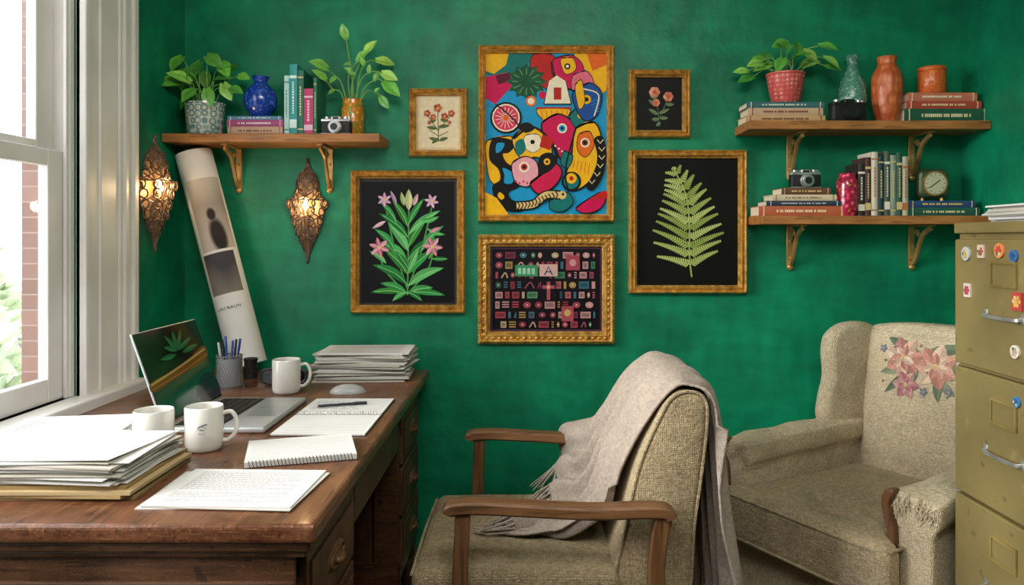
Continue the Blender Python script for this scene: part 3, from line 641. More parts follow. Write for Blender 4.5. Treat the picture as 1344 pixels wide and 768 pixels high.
tips=[(998,86,.05),(990,100,.045),(1006,70,.05),(1018,62,.05),(1030,60,.05),(1045,58,.045),(1058,66,.05),(1070,64,.05),(1078,78,.05),(1082,90,.045),(1012,84,.05),(1026,78,.05),(1040,78,.05),(1056,84,.05),(984,92,.04),(1002,78,.045)]
pothos('leafy green plant in a coral woven-pattern pot on stacked books',1031,131,zb2,M_pinkpot,.066,.05,.105,tips,'coral glazed pot with raised dots')
def lathed(name,label,cat,m,u,zb,prof,d=DI,n=48,col=(1,1,1)):
    o=fin(name,MB().lathe(prof,n,col=col),m,loc=(PX(u,d),d,zb),smooth=60);tag(o,label,cat);return o
def sm(p,n=5): return [(v.x,v.y) for v in cr([(a,b,0) for a,b in p],n)]
lathed('vase','round cobalt blue patterned ceramic vase on stacked books','vase',M_bluev,342,zb1,[(0,0),(.026,0)]+sm([(.028,.002),(.05,.03),(.058,.062),(.05,.095),(.03,.118),(.024,.13),(.032,.146)])+[(.029,.146),(.02,.13),(0,.12)])
lathed('vase','teal hammered glass bottle vase','vase',M_greenv,1118.5,SU,[(0,0),(.035,0)]+sm([(.038,.003),(.046,.05),(.05,.10),(.045,.15),(.025,.19),(.019,.215),(.019,.235),(.025,.253)])+[(.022,.253),(.015,.23),(0,.2)],d=2.745)
lathed('vase','tall orange embossed ceramic vase','vase',M_orangev,1164,SU,[(0,0),(.032,0)]+sm([(.034,.003),(.046,.05),(.052,.12),(.05,.17),(.036,.20),(.03,.215),(.034,.238)])+[(.03,.238),(.024,.215),(0,.2)])
lathed('candle_jar','orange speckled glass jar on stacked books','jar',M_redjar,1223,zb3,[(0,0),(.042,0),(.046,.004),(.046,.075),(.044,.08),(.047,.083),(.047,.094),(.043,.097),(0,.097)])
lathed('jar','small pink and red floral ceramic jar beside upright books','jar',M_floral,1112,SD,[(0,0),(.026,0)]+sm([(.028,.002),(.036,.03),(.038,.08),(.036,.12),(.028,.14),(.03,.150)])+[(.027,.150),(.024,.14),(0,.13)],d=2.68)
# jar plant
DJ=2.738;x=PX(463,DJ);r=root('potted_plant','tall trailing plant in an amber mosaic glass jar','potted plant',(x,DJ,SL))
fin('jar',MB().lathe([(0,0),(.036,0),(.04,.005),(.041,.10),(.036,.112),(.036,.135),(.039,.138),(.034,.138),(.033,.112),(.035,.01),(0,.008)],40),M_amber,r,label='amber mosaic glass jar')
st=MB();lv=MB()
for pts,L in(([(462,150),(464,110),(460,80),(456,52)],.05),([(463,150),(470,110),(482,85),(496,80)],.065),([(460,150),(452,115),(440,100),(432,92)],.07),([(464,150),(476,120),(495,105),(506,110)],.075),([(462,150),(462,120),(468,95),(480,70)],.06),([(464,150),(480,125),(494,122),(500,128)],.05),([(461,150),(450,125),(438,118),(430,106)],.055),([(463,150),(472,110),(488,96),(504,98)],.06),([(462,150),(458,110),(462,92),(470,80)],.055)):
    P3=[Vector((PX(a,DJ)-x,R.uniform(-.03,.0)*(k>0),PZ(b,DJ)-SL)) for k,(a,b) in enumerate(pts)]
    P3[0]=Vector((R.uniform(-.015,.015),0,.03));p=cr(P3,6);st.tube(p,.0022,6,col=H('#7aac44'))
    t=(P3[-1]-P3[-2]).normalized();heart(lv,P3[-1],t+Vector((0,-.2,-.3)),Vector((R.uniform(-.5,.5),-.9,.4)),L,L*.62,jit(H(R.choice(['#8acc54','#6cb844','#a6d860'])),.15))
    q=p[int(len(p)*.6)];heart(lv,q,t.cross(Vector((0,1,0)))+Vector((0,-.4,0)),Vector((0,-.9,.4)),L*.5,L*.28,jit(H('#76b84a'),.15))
fin('stems',st,M_leaf,r);fin('leaves',lv,M_leaf,r,recalc=False,smooth=60)
def camera_obj(label,x,y,z,s=1,rot=0,silver=True):
    r=root('vintage_camera',label,'camera',(x,y,z),(0,0,rot));w,h,dp=.055*s,.062*s,.018*s
    b=MB();b.rbox((0,0,h*.42),(w,dp,h*.42),.008*s,4);fin('body',b,M_leather,r,weld=True)
    t=MB();t.rbox((0,0,h*.86),(w*.98,dp*.95,h*.09),.003*s,3);t.rbox((0,-.002*s,h*.98),(w*.32,dp*.8,h*.12),.004*s,3);t.box(-w*.98,w*.98,-dp*1.01,dp,h*.02,h*.08)
    fin('top_plate',t,M_chrome if silver else M_black,r,weld=True)
    l=MB();k=-dp
    for a,bb,rr in((0,.008,.024),(.008,.014,.021),(.014,.02,.022),(.02,.024,.019)): l.cyl((0,k-a*s,h*.42),(0,k-bb*s,h*.42),rr*s,n=28,mi=0)
    l.cyl((0,k-.0242*s,h*.42),(0,k-.0246*s,h*.42),.013*s,n=24,mi=1);l.box(-w*.2,w*.2,-dp*.95,-dp*.9,h*.92,h*1.04,mi=1)
    fin('lens',l,[M_chrome if silver else M_leather,M_black],r)
    for xx,rr in((-w*.65,.009),(w*.62,.011),(w*.85,.005)): fin('dial',MB().cyl((xx,0,h*.95),(xx,0,h*1.08),rr*s,n=18),M_chrome,r)
camera_obj('silver and black vintage film camera beside a plant jar',PX(442,2.665),2.662,SL,.95)
camera_obj('black vintage camera in front of a green vase',PX(1112,2.655),2.655,SU,1.15,.12,False)
camera_obj('silver topped vintage camera on stacked books',PX(1056,2.69),2.69,zb4,.97)
# clock
xc=PX(1223,DI);r=root('desk_clock','green metal desk clock on two flat books','clock',(xc,DI,zb5))
k=MB();cz=.062
k.rbox((0,0,cz),(.056,.018,.052),.02,5);fin('case',k,mat('clock_green',H('#5a6a4a'),H('#47563c'),scale=30,rough=.35,metal=.3),r,weld=True)
k=MB().cyl((0,-.018,cz),(0,-.024,cz),.044,n=40);fin('bezel',k,M_brass,r)
k=MB().cyl((0,-.0242,cz),(0,-.0248,cz),.038,n=40,col=H('#c4c4a4'))
for i in range(12):
    a=i*pi/6;k.box(-.001,.001,-.0252,-.0248,.029,.035,H('#222222'));k.xf(Matrix.Translation((0,0,cz))@Matrix.Rotation(a,4,'Y'),len(k.v)-8)
fin('dial',k,M_vc,r,smooth=0)
for a,l in((.9,.02),(-2.2,.028)):
    k=MB().box(-.0012,.0012,-.0262,-.0256,-.004,l);k.xf(Matrix.Translation((0,0,cz))@Matrix.Rotation(a,4,'Y'));fin('clock_hand',k,M_black,r,smooth=0)
for xx in(-.035,.035): fin('foot',MB().lathe([(0,0),(.008,0),(.006,.012),(0,.014)],12,c=(xx,0,0)),M_brass,r)
# ---------------- sconces
def sconce(label,loc,rotz,s=1,off=0):
    r=root('wall_sconce',label,'wall lamp',loc,(0,0,rotz))
    ws=[(0,.001),(.03,.006),(.06,.018),(.10,.035),(.14,.050),(.17,.057),(.19,.060),(.215,.076),(.235,.067),(.25,.048),(.275,.038),(.30,.041),(.32,.035),(.345,.018),(.36,.007),(.385,.001)]
    def wd(z):
        for (a,b),(c,d) in zip(ws,ws[1:]):
            if a<=z<=c: return b+(d-b)*(z-a)/(c-a)
        return .001
    def S(z,th): w_=wd(z);return Vector((w_*math.sin(th),-.006-w_*.75*math.cos(th),z))
    m=MB();Z=[.004+.377*i/60 for i in range(61)]
    for th in(-pi/2,0,pi/2): m.tube([S(z,th) for z in Z],.0042 if abs(th)>1 else .0022,6)
    for ph in range(6):
        for sg in(-1,1):
            seg=[]
            for z in [.004+.377*i/110 for i in range(111)]:
                th=-pi/2+((ph*pi/3+sg*(z*15+.35*math.sin(z*75)))%(2*pi))
                if th<=pi/2: seg.append(S(z,th))
                else:
                    if len(seg)>2: m.tube(seg,.0026,5)
                    seg=[]
            if len(seg)>2: m.tube(seg,.0026,5)
    for z in(.10,.235,.31): m.tube([S(z,-pi/2+pi*i/14) for i in range(15)],.0028,6)
    for z in(.055,.085,.12,.155,.19,.222,.255,.288,.325):
        n=2 if z<.09 or z>.3 else 4
        for i in range(n):
            th=-pi/2+pi*(i+.5)/n;c=S(z,th);nn=Vector((math.sin(th),-math.cos(th),0));t=Vector((math.cos(th),math.sin(th),0));rr=min(.0135,wd(z)*.33)
            m.tube([c+nn*.002+t*rr*math.cos(a)+Vector((0,0,1))*rr*1.15*math.sin(a) for a in [2*pi*q/14 for q in range(14)]],.0027,5,closed=True)
    for sg in(-1,1):
        m.tube([Vector((sg*(.064+.016*math.cos(a)),-.01,.218+.016*math.sin(a))) for a in [q*.42 for q in range(15)]],.0036,6)
    m.sph((0,-.008,.385),(.006,.006,.012),10,6);m.sph((0,-.008,.002),(.006,.006,.011),10,6)
    m.xf(Matrix.Scale(s,4));fin('filigree_cage',m,M_bronze,r,smooth=60)
    out=[(wd(z)*.93,z) for z in Z[4:-4:2]]+[(-wd(z)*.93,z) for z in Z[4:-4:2][::-1]]
    bp=MB().pill(out,-.005,-.002,.0008,lambda a,b,t:(a,t,b),k=1);bp.xf(Matrix.Scale(s,4));fin('back_plate',bp,M_refl,r,smooth=0)
    if off: am=MB().cyl((0,-.003,.2),(0,off+.004,.2),.012,n=14);am.xf(Matrix.Scale(s,4));fin('mounting_arm',am,M_bronze,r)
    c=MB().cyl((0,-.028,.165),(0,-.028,.195),.008,n=14).cyl((0,-.002,.17),(0,-.028,.17),.004,n=8);c.xf(Matrix.Scale(s,4));fin('bulb_holder',c,M_brass,r)
    b=MB().lathe([(0,0)]+sm([(.006,0),(.013,.014),(.011,.028),(.004,.044),(0,.05)]),18,c=(0,-.028,.195));b.xf(Matrix.Scale(s,4));fin('bulb',b,M_bulb,r)
    l=bpy.data.lights.new('sconce_light','POINT');l.energy=1.7;l.color=(1,.68,.36);l.shadow_soft_size=.02
    lo=bpy.data.objects.new('sconce_light',l);link(lo);lo.parent=r;lo.location=(0,-.055*s,.21*s)
sconce('filigree bronze wall sconce with a warm glowing bulb',(PX(401,2.77),WY,PZ(344,2.76)),0,.965)
sconce('filigree bronze wall sconce glowing beside the window casing',(LX+.036,2.49,PZ(328,2.49)),pi/2-.42,.96,off=.03)
# ---------------- rolled poster
pb=Vector((PX(327,2.68),2.675,.80));pt=Vector((PX(253,2.715),2.72,PZ(210,2.72)));ax=(pt-pb);LN=ax.length
rad=.064
def mixc(a,b,t): return tuple(x+(y-x)*max(0,min(1,t)) for x,y in zip(a,b))
def pcol(s,th):
    if abs(th)<1.6:
        fig=min(((th-.50)/.24)**2+((s-.690)/.030)**2, ((th-.62-(s-.6)*-.6)/(.46))**2+((s-.59)/.085)**2)
        if .525<s<=.86 and -.55<th<1.5:
            base=mixc(H('#948c84'),H('#bdb6ae'),(s-.74)/.11) if s>.74 else mixc(H('#b8b0a8'),H('#948c86'),(s-.55)/.19)
            base=mixc(H('#322d2d'),base,(fig-.55)/.75)
            return base
        if .33<s<.515 and -.65<th<1.25:
            return mixc(H('#7c756e'),H('#47454a'),(s-.36)/.11+.3*math.sin(th*3))
    return H('#e0deda')
m=MB();rows=[];n=120;K=160
for i in range(K+1):
    s_=i/K;rows.append([Vector((rad*(1-.06*j/n)*math.sin(-2*pi*j/n*1.12+pi),-rad*(1-.06*j/n)*math.cos(-2*pi*j/n*1.12+pi),s_*LN)) for j in range(n)])
def pc(a,b):
    th=(-2*pi*b*1.12+pi); return pcol(a,math.atan2(math.sin(th),math.cos(th)))
m.grid(rows,pc)
cu=bpy.data.curves.new('t','FONT');cu.body='LAU RAUN';cu.size=.0150;cu.space_character=1.2;cu.align_x='CENTER';cu.resolution_u=2
to=bpy.data.objects.new('t',cu);link(to);bpy.context.view_layer.update();tm=to.to_mesh()
tv=[v.co.copy() for v in tm.vertices];tf=[list(p.vertices) for p in tm.polygons];to.to_mesh_clear();bpy.data.objects.remove(to)
m.add([Vector(((rad+.0006)*math.sin(v.x/rad+.12),-(rad+.0006)*math.cos(v.x/rad+.12),.262*LN+v.y)) for v in tv],tf,H('#2c2a2a'))
zax=ax.normalized();yax=(Vector((0,1,0))-zax*zax.y).normalized();xax=yax.cross(zax)
Mr=Matrix((xax,yax,zax)).transposed()
o=fin('rolled_poster',m,M_paper,loc=pb+Vector((0,0,.023)),rot=Mr.to_euler(),recalc=False,smooth=60);o['label']='tall rolled paper poster with printed photos leaning in the corner';o['category']='poster'
# ---------------- desk
DZ=.80;DXR=-.345;DXL=-1.235;DY0=1.24;DY1=2.72
r=root('writing_desk','large worn brown wooden pedestal desk under the window','desk',(-.79,1.98,0))
fin('desktop',MB().box(DXL,DXR,DY0,DY1,DZ-.032,DZ),M_desk,r,world=True,smooth=0,bevel=.008,bseg=3)
fin('edge_molding',MB().box(DXL+.01,DXR-.012,DY0+.012,DY1-.012,DZ-.05,DZ-.032).box(DXL+.015,DXR-.02,DY0+.02,DY1-.02,DZ-.062,DZ-.05),M_deskx,r,world=True,smooth=0,bevel=.004)
BX0,BX1=DXL+.02,DXR-.04;BZ0,BZ1=.22,DZ-.062
for y0,y1 in((DY0+.04,1.70),(2.30,DY1-.03)):
    fin('pedestal',MB().box(BX0,BX1-.02,y0+.01,y1,BZ0,BZ1).box(BX0-.005,BX1,y0,y1+.005,BZ0,BZ0+.03),M_deskz,r,world=True,smooth=0,bevel=.003)
    p=MB()
    for xa,xb in((BX0,BX0+.07),((BX0+BX1)/2-.035,(BX0+BX1)/2+.035),(BX1-.075,BX1)): p.box(xa,xb,y0-.012,y0+.01,BZ0,BZ1)
    for za,zz in((BZ0,BZ0+.07),(BZ1-.045,BZ1),): p.box(BX0,BX1,y0-.0115,y0+.01,za,zz)
    p.box(BX0,BX1,y0-.018,y0+.01,BZ1-.052,BZ1-.042)
    fin('end_panel',p,M_deskx,r,world=True,smooth=0,bevel=.003)
    nz=3;hh=(BZ1-BZ0-.04)/nz
    for i in range(nz):
        za=BZ0+.035+i*hh;zb=za+hh-.012
        dr=fin('drawer',MB().box(BX1-.02,BX1+.006,y0+.03,y1-.03,za,zb).box(BX1+.006,BX1+.011,y0+.05,y1-.05,za+.02,zb-.02),M_deskz,r,world=True,smooth=0,bevel=.003)
        yc=(y0+y1)/2;zc=(za+zb)/2;h=MB()
        h.sph((BX1+.011,yc,zc),(.005,.062,.024),20,10)
        h.tube([(BX1+.015,yc+.05*math.cos(a),zc+.017*math.sin(a)) for a in [2*pi*k/24 for k in range(24)]],.003,6,closed=True)
        h.sph((BX1+.018,yc,zc-.004),(.014,.022,.010),14,8)
        ho=fin('drawer_pull',h,M_chairz,None,smooth=60,label='carved oval wooden drawer pull');ho.parent=dr;ho.location=(0,0,0)
        ho.data.transform(Matrix.Translation(-r.location))
    for xx in(BX0+.03,BX1-.03):
        for yy in(y0+.03,y1-.03):
            l=MB();l.lathe([(0,0),(.016,0),(.02,.01),(.014,.03),(.024,.08),(.03,.13),(.02,.15),(.03,.165),(.03,.22),(0,.22)],20,c=(xx,yy,0));fin('leg',l,M_deskz,r,world=True,smooth=50)
dr=fin('drawer',MB().box(BX1-.02,BX1,1.705,2.295,BZ1-.11,BZ1-.004).box(BX0,BX1-.02,1.70,2.30,BZ1-.012,BZ1),M_deskz,r,world=True,smooth=0,bevel=.003)
fin('modesty_panel',MB().box(BX0,BX0+.02,1.70,2.30,BZ0+.05,BZ1),M_deskz,r,world=True,smooth=0)
# ---------------- paper things
PW=[H('#d9d7d2'),H('#cdc9c0'),H('#dfdddA'),H('#c2bdb0')]
def sheaf(x,y,z,w,d,t,rot,col,name='paper_sheaf',label='loose white printed sheets in a pile',group='papers piled on the desk',lift=0,text=False,cat='papers',tsc=1):
    m=MB();n=8
    def zf(a,b):
        return lift*((max(0,a-.4)*max(0,.6-b)*2.5)+(max(0,.4-a)*max(0,b-.5))*2)
    top=[[Vector(((j/n-.5)*w,(i/n-.5)*d,t+zf(j/n,i/n))) for j in range(n+1)] for i in range(n+1)]
    bot=[[Vector((p.x,p.y,p.z-t)) for p in rw] for rw in top]
    m.grid(top,col);m.grid(bot,col)
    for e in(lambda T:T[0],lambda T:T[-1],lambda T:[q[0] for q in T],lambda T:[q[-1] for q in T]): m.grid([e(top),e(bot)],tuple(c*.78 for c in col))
    if text:
        q=random.Random(int(x*1000+y*777));yy=d*.40;tc=H('#7c7c80');end=w*.40
        while yy>-d*.42:
            if q.random()<.09: yy-=.009*tsc;continue
            xx=-w*.40;end=w*(.40 if q.random()>.18 else q.uniform(.0,.3))
            while xx<end:
                l=q.uniform(.005,.014);a=(min(xx+l,end)/w+.5);b=yy/d+.5
                m.ngon([Vector((xa,yb,t+zf(xa/w+.5,yb/d+.5)+.0003)) for xa,yb in((xx,yy),(min(xx+l,end),yy),(min(xx+l,end),yy+.0015*tsc),(xx,yy+.0015*tsc))],tc);xx+=l+.0022
            yy-=.0066*tsc
    o=fin(name,m,M_paper,loc=(x,y,z),rot=(0,0,rot),smooth=0,recalc=False);tag(o,label,cat,group);return z+t
def stack(x,y,z,w,d,n,tr,jr,grp,lab,j=.012,cols=PW,text=True,base=0):
    for i in range(n):
        t=R.uniform(*tr);last=i==n-1
        z=sheaf(x+R.uniform(-j,j),y+R.uniform(-j,j),z,w,d,t,base+R.uniform(-jr,jr),jit(R.choice(cols),.07),group=grp,label=lab,text=last and text,lift=0)+.0003
    return z
stack(-.545,2.585,DZ,.30,.205,26,(.0015,.0048),.13,'papers stacked at the end of the desk','white papers in an untidy stack against the wall',text=True)
mf=[H('#b89c6c'),H('#a88c5c'),H('#c4ac80')]
z=DZ
for i in range(4): z=sheaf(-.885+R.uniform(-.014,.014),1.475+R.uniform(-.01,.01),z,.36,.25,.006,R.uniform(-.07,.05),R.choice(mf),name='manila_folder',label='worn manila folder under stacked papers',group='folders on the desk',cat='folder')+.0003
z=stack(-.895,1.475,z,.33,.23,20,(.001,.0028),.09,'papers piled on manila folders','white papers in a thick messy pile on folders',base=-.03,j=.012)
z=sheaf(-.897,1.475,z,.32,.225,.001,-.07,PW[2],lift=.006,text=True,group='papers piled on manila folders',label='single printed sheet on top of a paper pile')
z=stack(-1.06,1.78,DZ,.27,.21,9,(.002,.004),.12,'papers by the window sill','white papers stacked beside the window',base=.1)
for i,(dx,dy,a) in enumerate(((-.012,.004,.02),(.006,-.004,-.07),(0,0,-.035))):
    sheaf(-.535+dx,1.415+dy,DZ+i*.0022,.265,.21,.0018,a,PW[i%3],text=True,group='printed sheets at the desk edge',label='loose printed sheets lying flat',tsc=1.1)
def notebook(label,x,y,z,w,d,t,rot,openb):
    r=root('spiral_notebook',label,'notebook',(x,y,z),(0,0,rot))
    pg=MB();col=H('#d6d4cf')
    if openb:
        for sg in(-1,1):
            a,b=(.006,d/2) if sg>0 else(-d/2,-.006)
            pg.box(-w/2,w/2,a,b,.0015,t,col)
            for k in range(12):
                yy=a+(b-a)*(k+1)/13;pg.box(-w*.46,w*.46,yy,yy+.0006,t,t+.0002,H('#98a4b4'))
            if sg>0:
                for k in range(7):
                    yy=a+(b-a)*(k+4.2)/13;xx=-w*.42
                    while xx<w*.15: l=R.uniform(.01,.03);pg.box(xx,xx+l,yy,yy+.002,t+.0002,t+.0004,H('#7a8088'));xx+=l+.006
        sy=0
        fin('cover',MB().box(-w/2-.003,w/2+.003,-d/2-.003,d/2+.003,0.0002,.0014),M_black,r,smooth=0)
    else:
        pg.box(-w/2,w/2,-d/2,d/2,.0015,t-.0012,col);sy=-d/2
        for k in range(14):
            yy=-d/2+d*(k+1.5)/16;pg.box(-w*.46,w*.46,yy,yy+.0006,t-.0012,t-.001,H('#98a4b4'))
        fin('cover',MB().box(-w/2-.002,w/2+.002,-d/2,d/2+.002,0.0002,.0014),M_black,r,smooth=0)
    fin('pages',pg,M_paper,r,smooth=0)
    h=MB();n=int(w/.0075);pts=[];cz=max(t*.55+.001,.0078)
    for i in range(n*10+1):
        a=2*pi*i/10;pts.append((-w*.47+w*.94*i/(n*10),sy+.0065*math.cos(a),cz+.0062*math.sin(a)))
    h.tube(pts,.0008,4);fin('spiral_binding',h,M_chrome if openb else M_black,r)
notebook('open spiral notebook with handwriting beside a laptop',-.495,2.0,DZ,.225,.40,.005,0,True)
notebook('closed spiral notebook with white pages at the desk edge',-.492,1.66,DZ,.225,.175,.014,math.radians(17),False)
def pen(label,p0,p1,c,grp=None):
    p0=Vector(p0);p1=Vector(p1);d=(p1-p0);o=root('pen',label,'pen',p0,group=grp)
    fin('barrel',MB().cyl((0,0,0),d*.72,.0036,.0036,n=10,col=H(c)).cyl(-d*.06,(0,0,0),.0008,.0034,n=10,col=H('#c0c0c0')),M_vc,o)
    fin('cap',MB().cyl(d*.72,d,.0042,.0038,n=10,col=H(c)).box(d.x*.75,d.x*.98,d.y*.98-.001,d.y*.98+.001,d.z*.75+.004,d.z*.75+.006,H('#c0c0c0')),M_vc,o)
pen('dark ballpoint pen on an open notebook',(-.57,2.075,DZ+.0105),(-.445,2.12,DZ+.0105),'#1c2434')
# mugs
def mug(label,x,y,rot,h=.095,rr=.041,mark=None):
    r=root('coffee_mug',label,'mug',(x,y,DZ),(0,0,rot))
    fin('mug_body',MB().lathe([(0,.0),(rr*.86,0),(rr*.95,.004),(rr,.014),(rr,h-.003),(rr-.0015,h),(rr-.004,h-.002),(rr-.0045,.012),(0,.008)],48),M_cer,r,smooth=50)
    fin('handle',MB().tube(cr([(rr-.002,0,h*.82),(rr+.018,0,h*.84),(rr+.029,0,h*.62),(rr+.025,0,h*.36),(rr+.010,0,h*.2),(rr-.002,0,h*.2)],6),.0052,10),M_cer,r,smooth=60)
    if mark is not None:
        def mp(u,v,k): u*=.6;v=.056+(v-.055)*.6;a=u/rr;return Vector(((rr+.0006+k)*math.sin(a),-(rr+.0006+k)*math.cos(a),v))
        P=Paint(mp,3e-5);c1='#80868a'
        P.leaf((-.016,.056),(.018,.070),.007,c1);P.leaf((-.012,.05),(.012,.045),.006,'#8c9296');P.line([(-.017,.05),(0,.060),(.016,.05)],.002,c1);P.circ(.014,.066,.004,c1);P.line([(-.013,.036),(.013,.036)],.0022,'#989ea2');P.line([(-.009,.031),(.010,.031)],.0018,'#989ea2')
        P.mb.xf(Matrix.Rotation(mark-rot,4,'Z'))
        fin('printed_mark',P.mb,M_vc,r,smooth=0,recalc=False)
mug('white ceramic mug with a grey printed mark near a laptop',PX(268,1.69),1.69,math.radians(8),.097,.041,mark=.28)
mug('plain white ceramic mug between papers and a laptop',PX(196,1.655),1.675,math.radians(150),.092,.042)
mug('white ceramic mug standing before dark glasses',PX(376,2.31),2.31,math.radians(5),.102,.042)
# laptop
r=root('laptop','open silver laptop with dark glossy screen','laptop',(-.75,1.995,DZ))
W2=.175
b=MB();b.rbox((0,0,.008),(.122,W2,.0075),.006,4);fin('laptop_base',b,M_alu,r,weld=True)
fin('keyboard_deck',MB().box(-.105,.012,-.155,.155,.0154,.0158),M_black,r,smooth=0)
k=MB()
for i in range(5):
    for j in range(14): k.box(-.102+i*.0222,-.102+i*.0222+.019,-.151+j*.0217,-.151+j*.0217+.0188,.0158,.0174,H('#26262a'))
fin('keys',k,M_vc,r,smooth=0)
fin('trackpad',MB().box(.032,.110,-.06,.06,.0154,.0157),mat('trackpad_grey',H('#a4a6a8'),rough=.3,metal=.4),r,smooth=0)
hp=Vector((-.122,0,.016));tp=Vector((-.200,0,.238));up=(tp-hp).normalized();nrm=Vector((up.z,0,-up.x))
def LS(u,v,k):
    return hp+Vector((0,1,0))*(u-.5)*2*W2+up*v*.236+nrm*(.0035+k)
l=MB();rows=[]
l.add([LS(a,b_,c) for a in(0,1) for b_ in(0,1) for c in(-.0065,-.0005)],[(0,1,3,2),(4,6,7,5),(0,4,5,1),(2,3,7,6),(0,2,6,4),(1,5,7,3)]);fin('lid',l,M_alu,r,smooth=0,bevel=.002)
P=Paint(lambda u,v,k:LS(u,v,k-.0004),2e-5)  # screen image painted like a reflection of a framed picture and green wall
P.poly([(0.005,.01),(.995,.01),(.995,.99),(.005,.99)],'#0c0c0e')
P.poly([(.02,.05),(.98,.05),(.98,.96),(.02,.96)],'#0f5a44');P.poly([(.02,.45),(.98,.56),(.98,.96),(.02,.96)],'#0f1413')
P.blob([(.02,.36),(.3,.40),(.7,.46),(.98,.52),(.98,.66),(.7,.58),(.3,.5),(.02,.46)],'#7a5424');P.line([(.02,.44),(.5,.52),(.98,.62)],.022,'#caa060');P.line([(.02,.39),(.5,.455),(.98,.55)],.012,'#a87c3c')
for a,b_ in(((.55,.7),(.42,.9)),((.55,.7),(.7,.92)),((.55,.7),(.35,.78)),((.55,.7),(.82,.8)),((.6,.66),(.9,.7)),((.5,.66),(.25,.66)),((.55,.72),(.56,.93))): P.leaf(a,b_,.06,'#2f7a48')
P.blob([(.6,.05),(.98,.05),(.98,.3),(.8,.34),(.64,.22)],'#1c2030')
scr=mat('laptop_screen',vc=True,rough=.12,var=.03,scale=10,coat=.3);fin('screen',P.mb,scr,r,smooth=0,recalc=False)
# pen cup
xp,yp=PX(301,2.41),2.41
r=root('pen_cup','grey wire mesh pen cup on the desk','pen cup',(xp,yp,DZ));m=MB();rr=.039;hh=.1
for z_ in(.002,.098): m.tube([(rr*math.cos(a),rr*math.sin(a),z_) for a in [2*pi*k/32 for k in range(32)]],.002,6,closed=True)
for sg in(-1,1):
    for k in range(28):
        m.tube([(rr*math.cos(2*pi*k/28+sg*t*1.1),rr*math.sin(2*pi*k/28+sg*t*1.1),.002+t*.096) for t in [q/6 for q in range(7)]],.0008,4)
m.cyl((0,0,0),(0,0,.002),rr,n=32)
fin('mesh_wall',m,mat('grey_wire',H('#8e9092'),H('#78787a'),rough=.35,metal=.5),r)
fin('liner',MB().lathe([(rr-.003,.003),(rr-.003,.09)],32),mat('cup_liner',H('#b0b2b4'),rough=.5,metal=.2),r)
for i,(a,l,c) in enumerate(((.2,.15,'#1c3c8c'),(1.25,.145,'#202020'),(2.3,.155,'#2a58b0'),(3.35,.14,'#c8c8cc'),(4.4,.15,'#1c1c24'),(5.4,.148,'#2c4a9c'))):
    b0=Vector((xp+.014*math.cos(a),yp+.014*math.sin(a),DZ+.012));b1=Vector((xp+.033*math.cos(a),yp+.033*math.sin(a),DZ+l))
    pen('pen standing in a wire mesh cup',b0,b1,c,'pens in the wire cup')
o=fin('camera_lens',MB().lathe([(0,0),(.022,0),(.022,.018),(.024,.02),(.024,.04),(.021,.042),(.021,.058),(.023,.06),(.023,.068),(.017,.068),(.015,.06),(0,.056)],32),M_black,loc=(PX(327,2.53),2.545,DZ),smooth=40);tag(o,'small black camera lens standing beside a pen cup','camera lens')
# dark glasses
r=root('sunglasses','dark framed glasses resting on the desk behind a mug','glasses',(-.775,2.425,DZ+.001))
fr=MB()
for sg in(-1,1):
    rim=cr([(sg*.012,0,.030),(sg*.016,0,.012),(sg*.040,0,.004),(sg*.066,0,.012),(sg*.072,0,.034),(sg*.060,0,.048),(sg*.030,0,.048)],5,True)
    fr.tube(rim,.0042,8,closed=True)
fr.tube(cr([(-.014,0,.034),(0,-.002,.040),(.014,0,.034)],5),.0036,8);fin('rim',fr,M_black,r)
for sg in(-1,1):
    rim=cr([(sg*.012,0,.030),(sg*.016,0,.012),(sg*.040,0,.004),(sg*.066,0,.012),(sg*.072,0,.034),(sg*.060,0,.048),(sg*.030,0,.048)],5,True)
    ln=MB();ln.ngon([(p.x,-.0008,p.z) for p in rim]).ngon([(p.x,.0008,p.z) for p in rim]);fin('lens',ln,mat('dark_lens',H('#0e1012'),rough=.08,coat=.6),r,smooth=0)
    tm=MB();tm.sweep(cr([(sg*.072,0,.040),(sg*.074,.03,.038),(sg*.072,.06,.028),(sg*.066,.09,.008)],5),[(-.0018,-.004),(.0018,-.004),(.0018,.004),(-.0018,.004)]);fin('temple',tm,M_black,r)
# mouse
o=MB();o.sph((0,0,0),(.055,.029,.026),24,12);
for v in o.v: v.z=max(0,v.z)
o=fin('computer_mouse',o,mat('mouse_grey',H('#a8a8a6'),H('#9a9a98'),rough=.3),loc=(PX(457,2.31),2.31,DZ),rot=(0,0,.1),weld=True);tag(o,'smooth grey computer mouse beside the notebook','computer mouse')
# ---------------- desk armchair
r=root('armchair','wooden open-arm chair with worn beige tweed upholstery at the desk','armchair',(.08,2.03,0))
def puff(hx,hy,hz,a):
    def f(x,y,z):
        k=max(0,1-(x/hx)**2)*max(0,1-(y/hy)**2); return (x,y,z+(a*k if z>0 else 0)+.003*math.sin(x*40+y*23)*k)
    return f
m=MB();m.rbox((-.02,2.025,.43),(.25,.272,.07),.035,14,puff(.25,.272,.07,.018));fin('seat',m,M_seat,r,world=True,weld=True)
fin('piping',MB().tube(cr([(-.267,1.77,.484),(-.269,2.03,.490),(-.267,2.28,.484)],6),.004,8),M_seat,r,world=True)
fin('seat_rail',MB().box(-.245,.26,1.775,2.275,.32,.37),M_chairw,r,world=True,smooth=0,bevel=.005)
out=[(p.x,p.y) for p in cr([(.210,.44,0),(.230,.58,0),(.266,.74,0),(.318,.86,0),(.348,.902,0),(.385,.912,0),(.416,.898,0),(.424,.85,0),(.412,.73,0),(.394,.6,0),(.376,.42,0),(.3,.39,0)],5,True)]
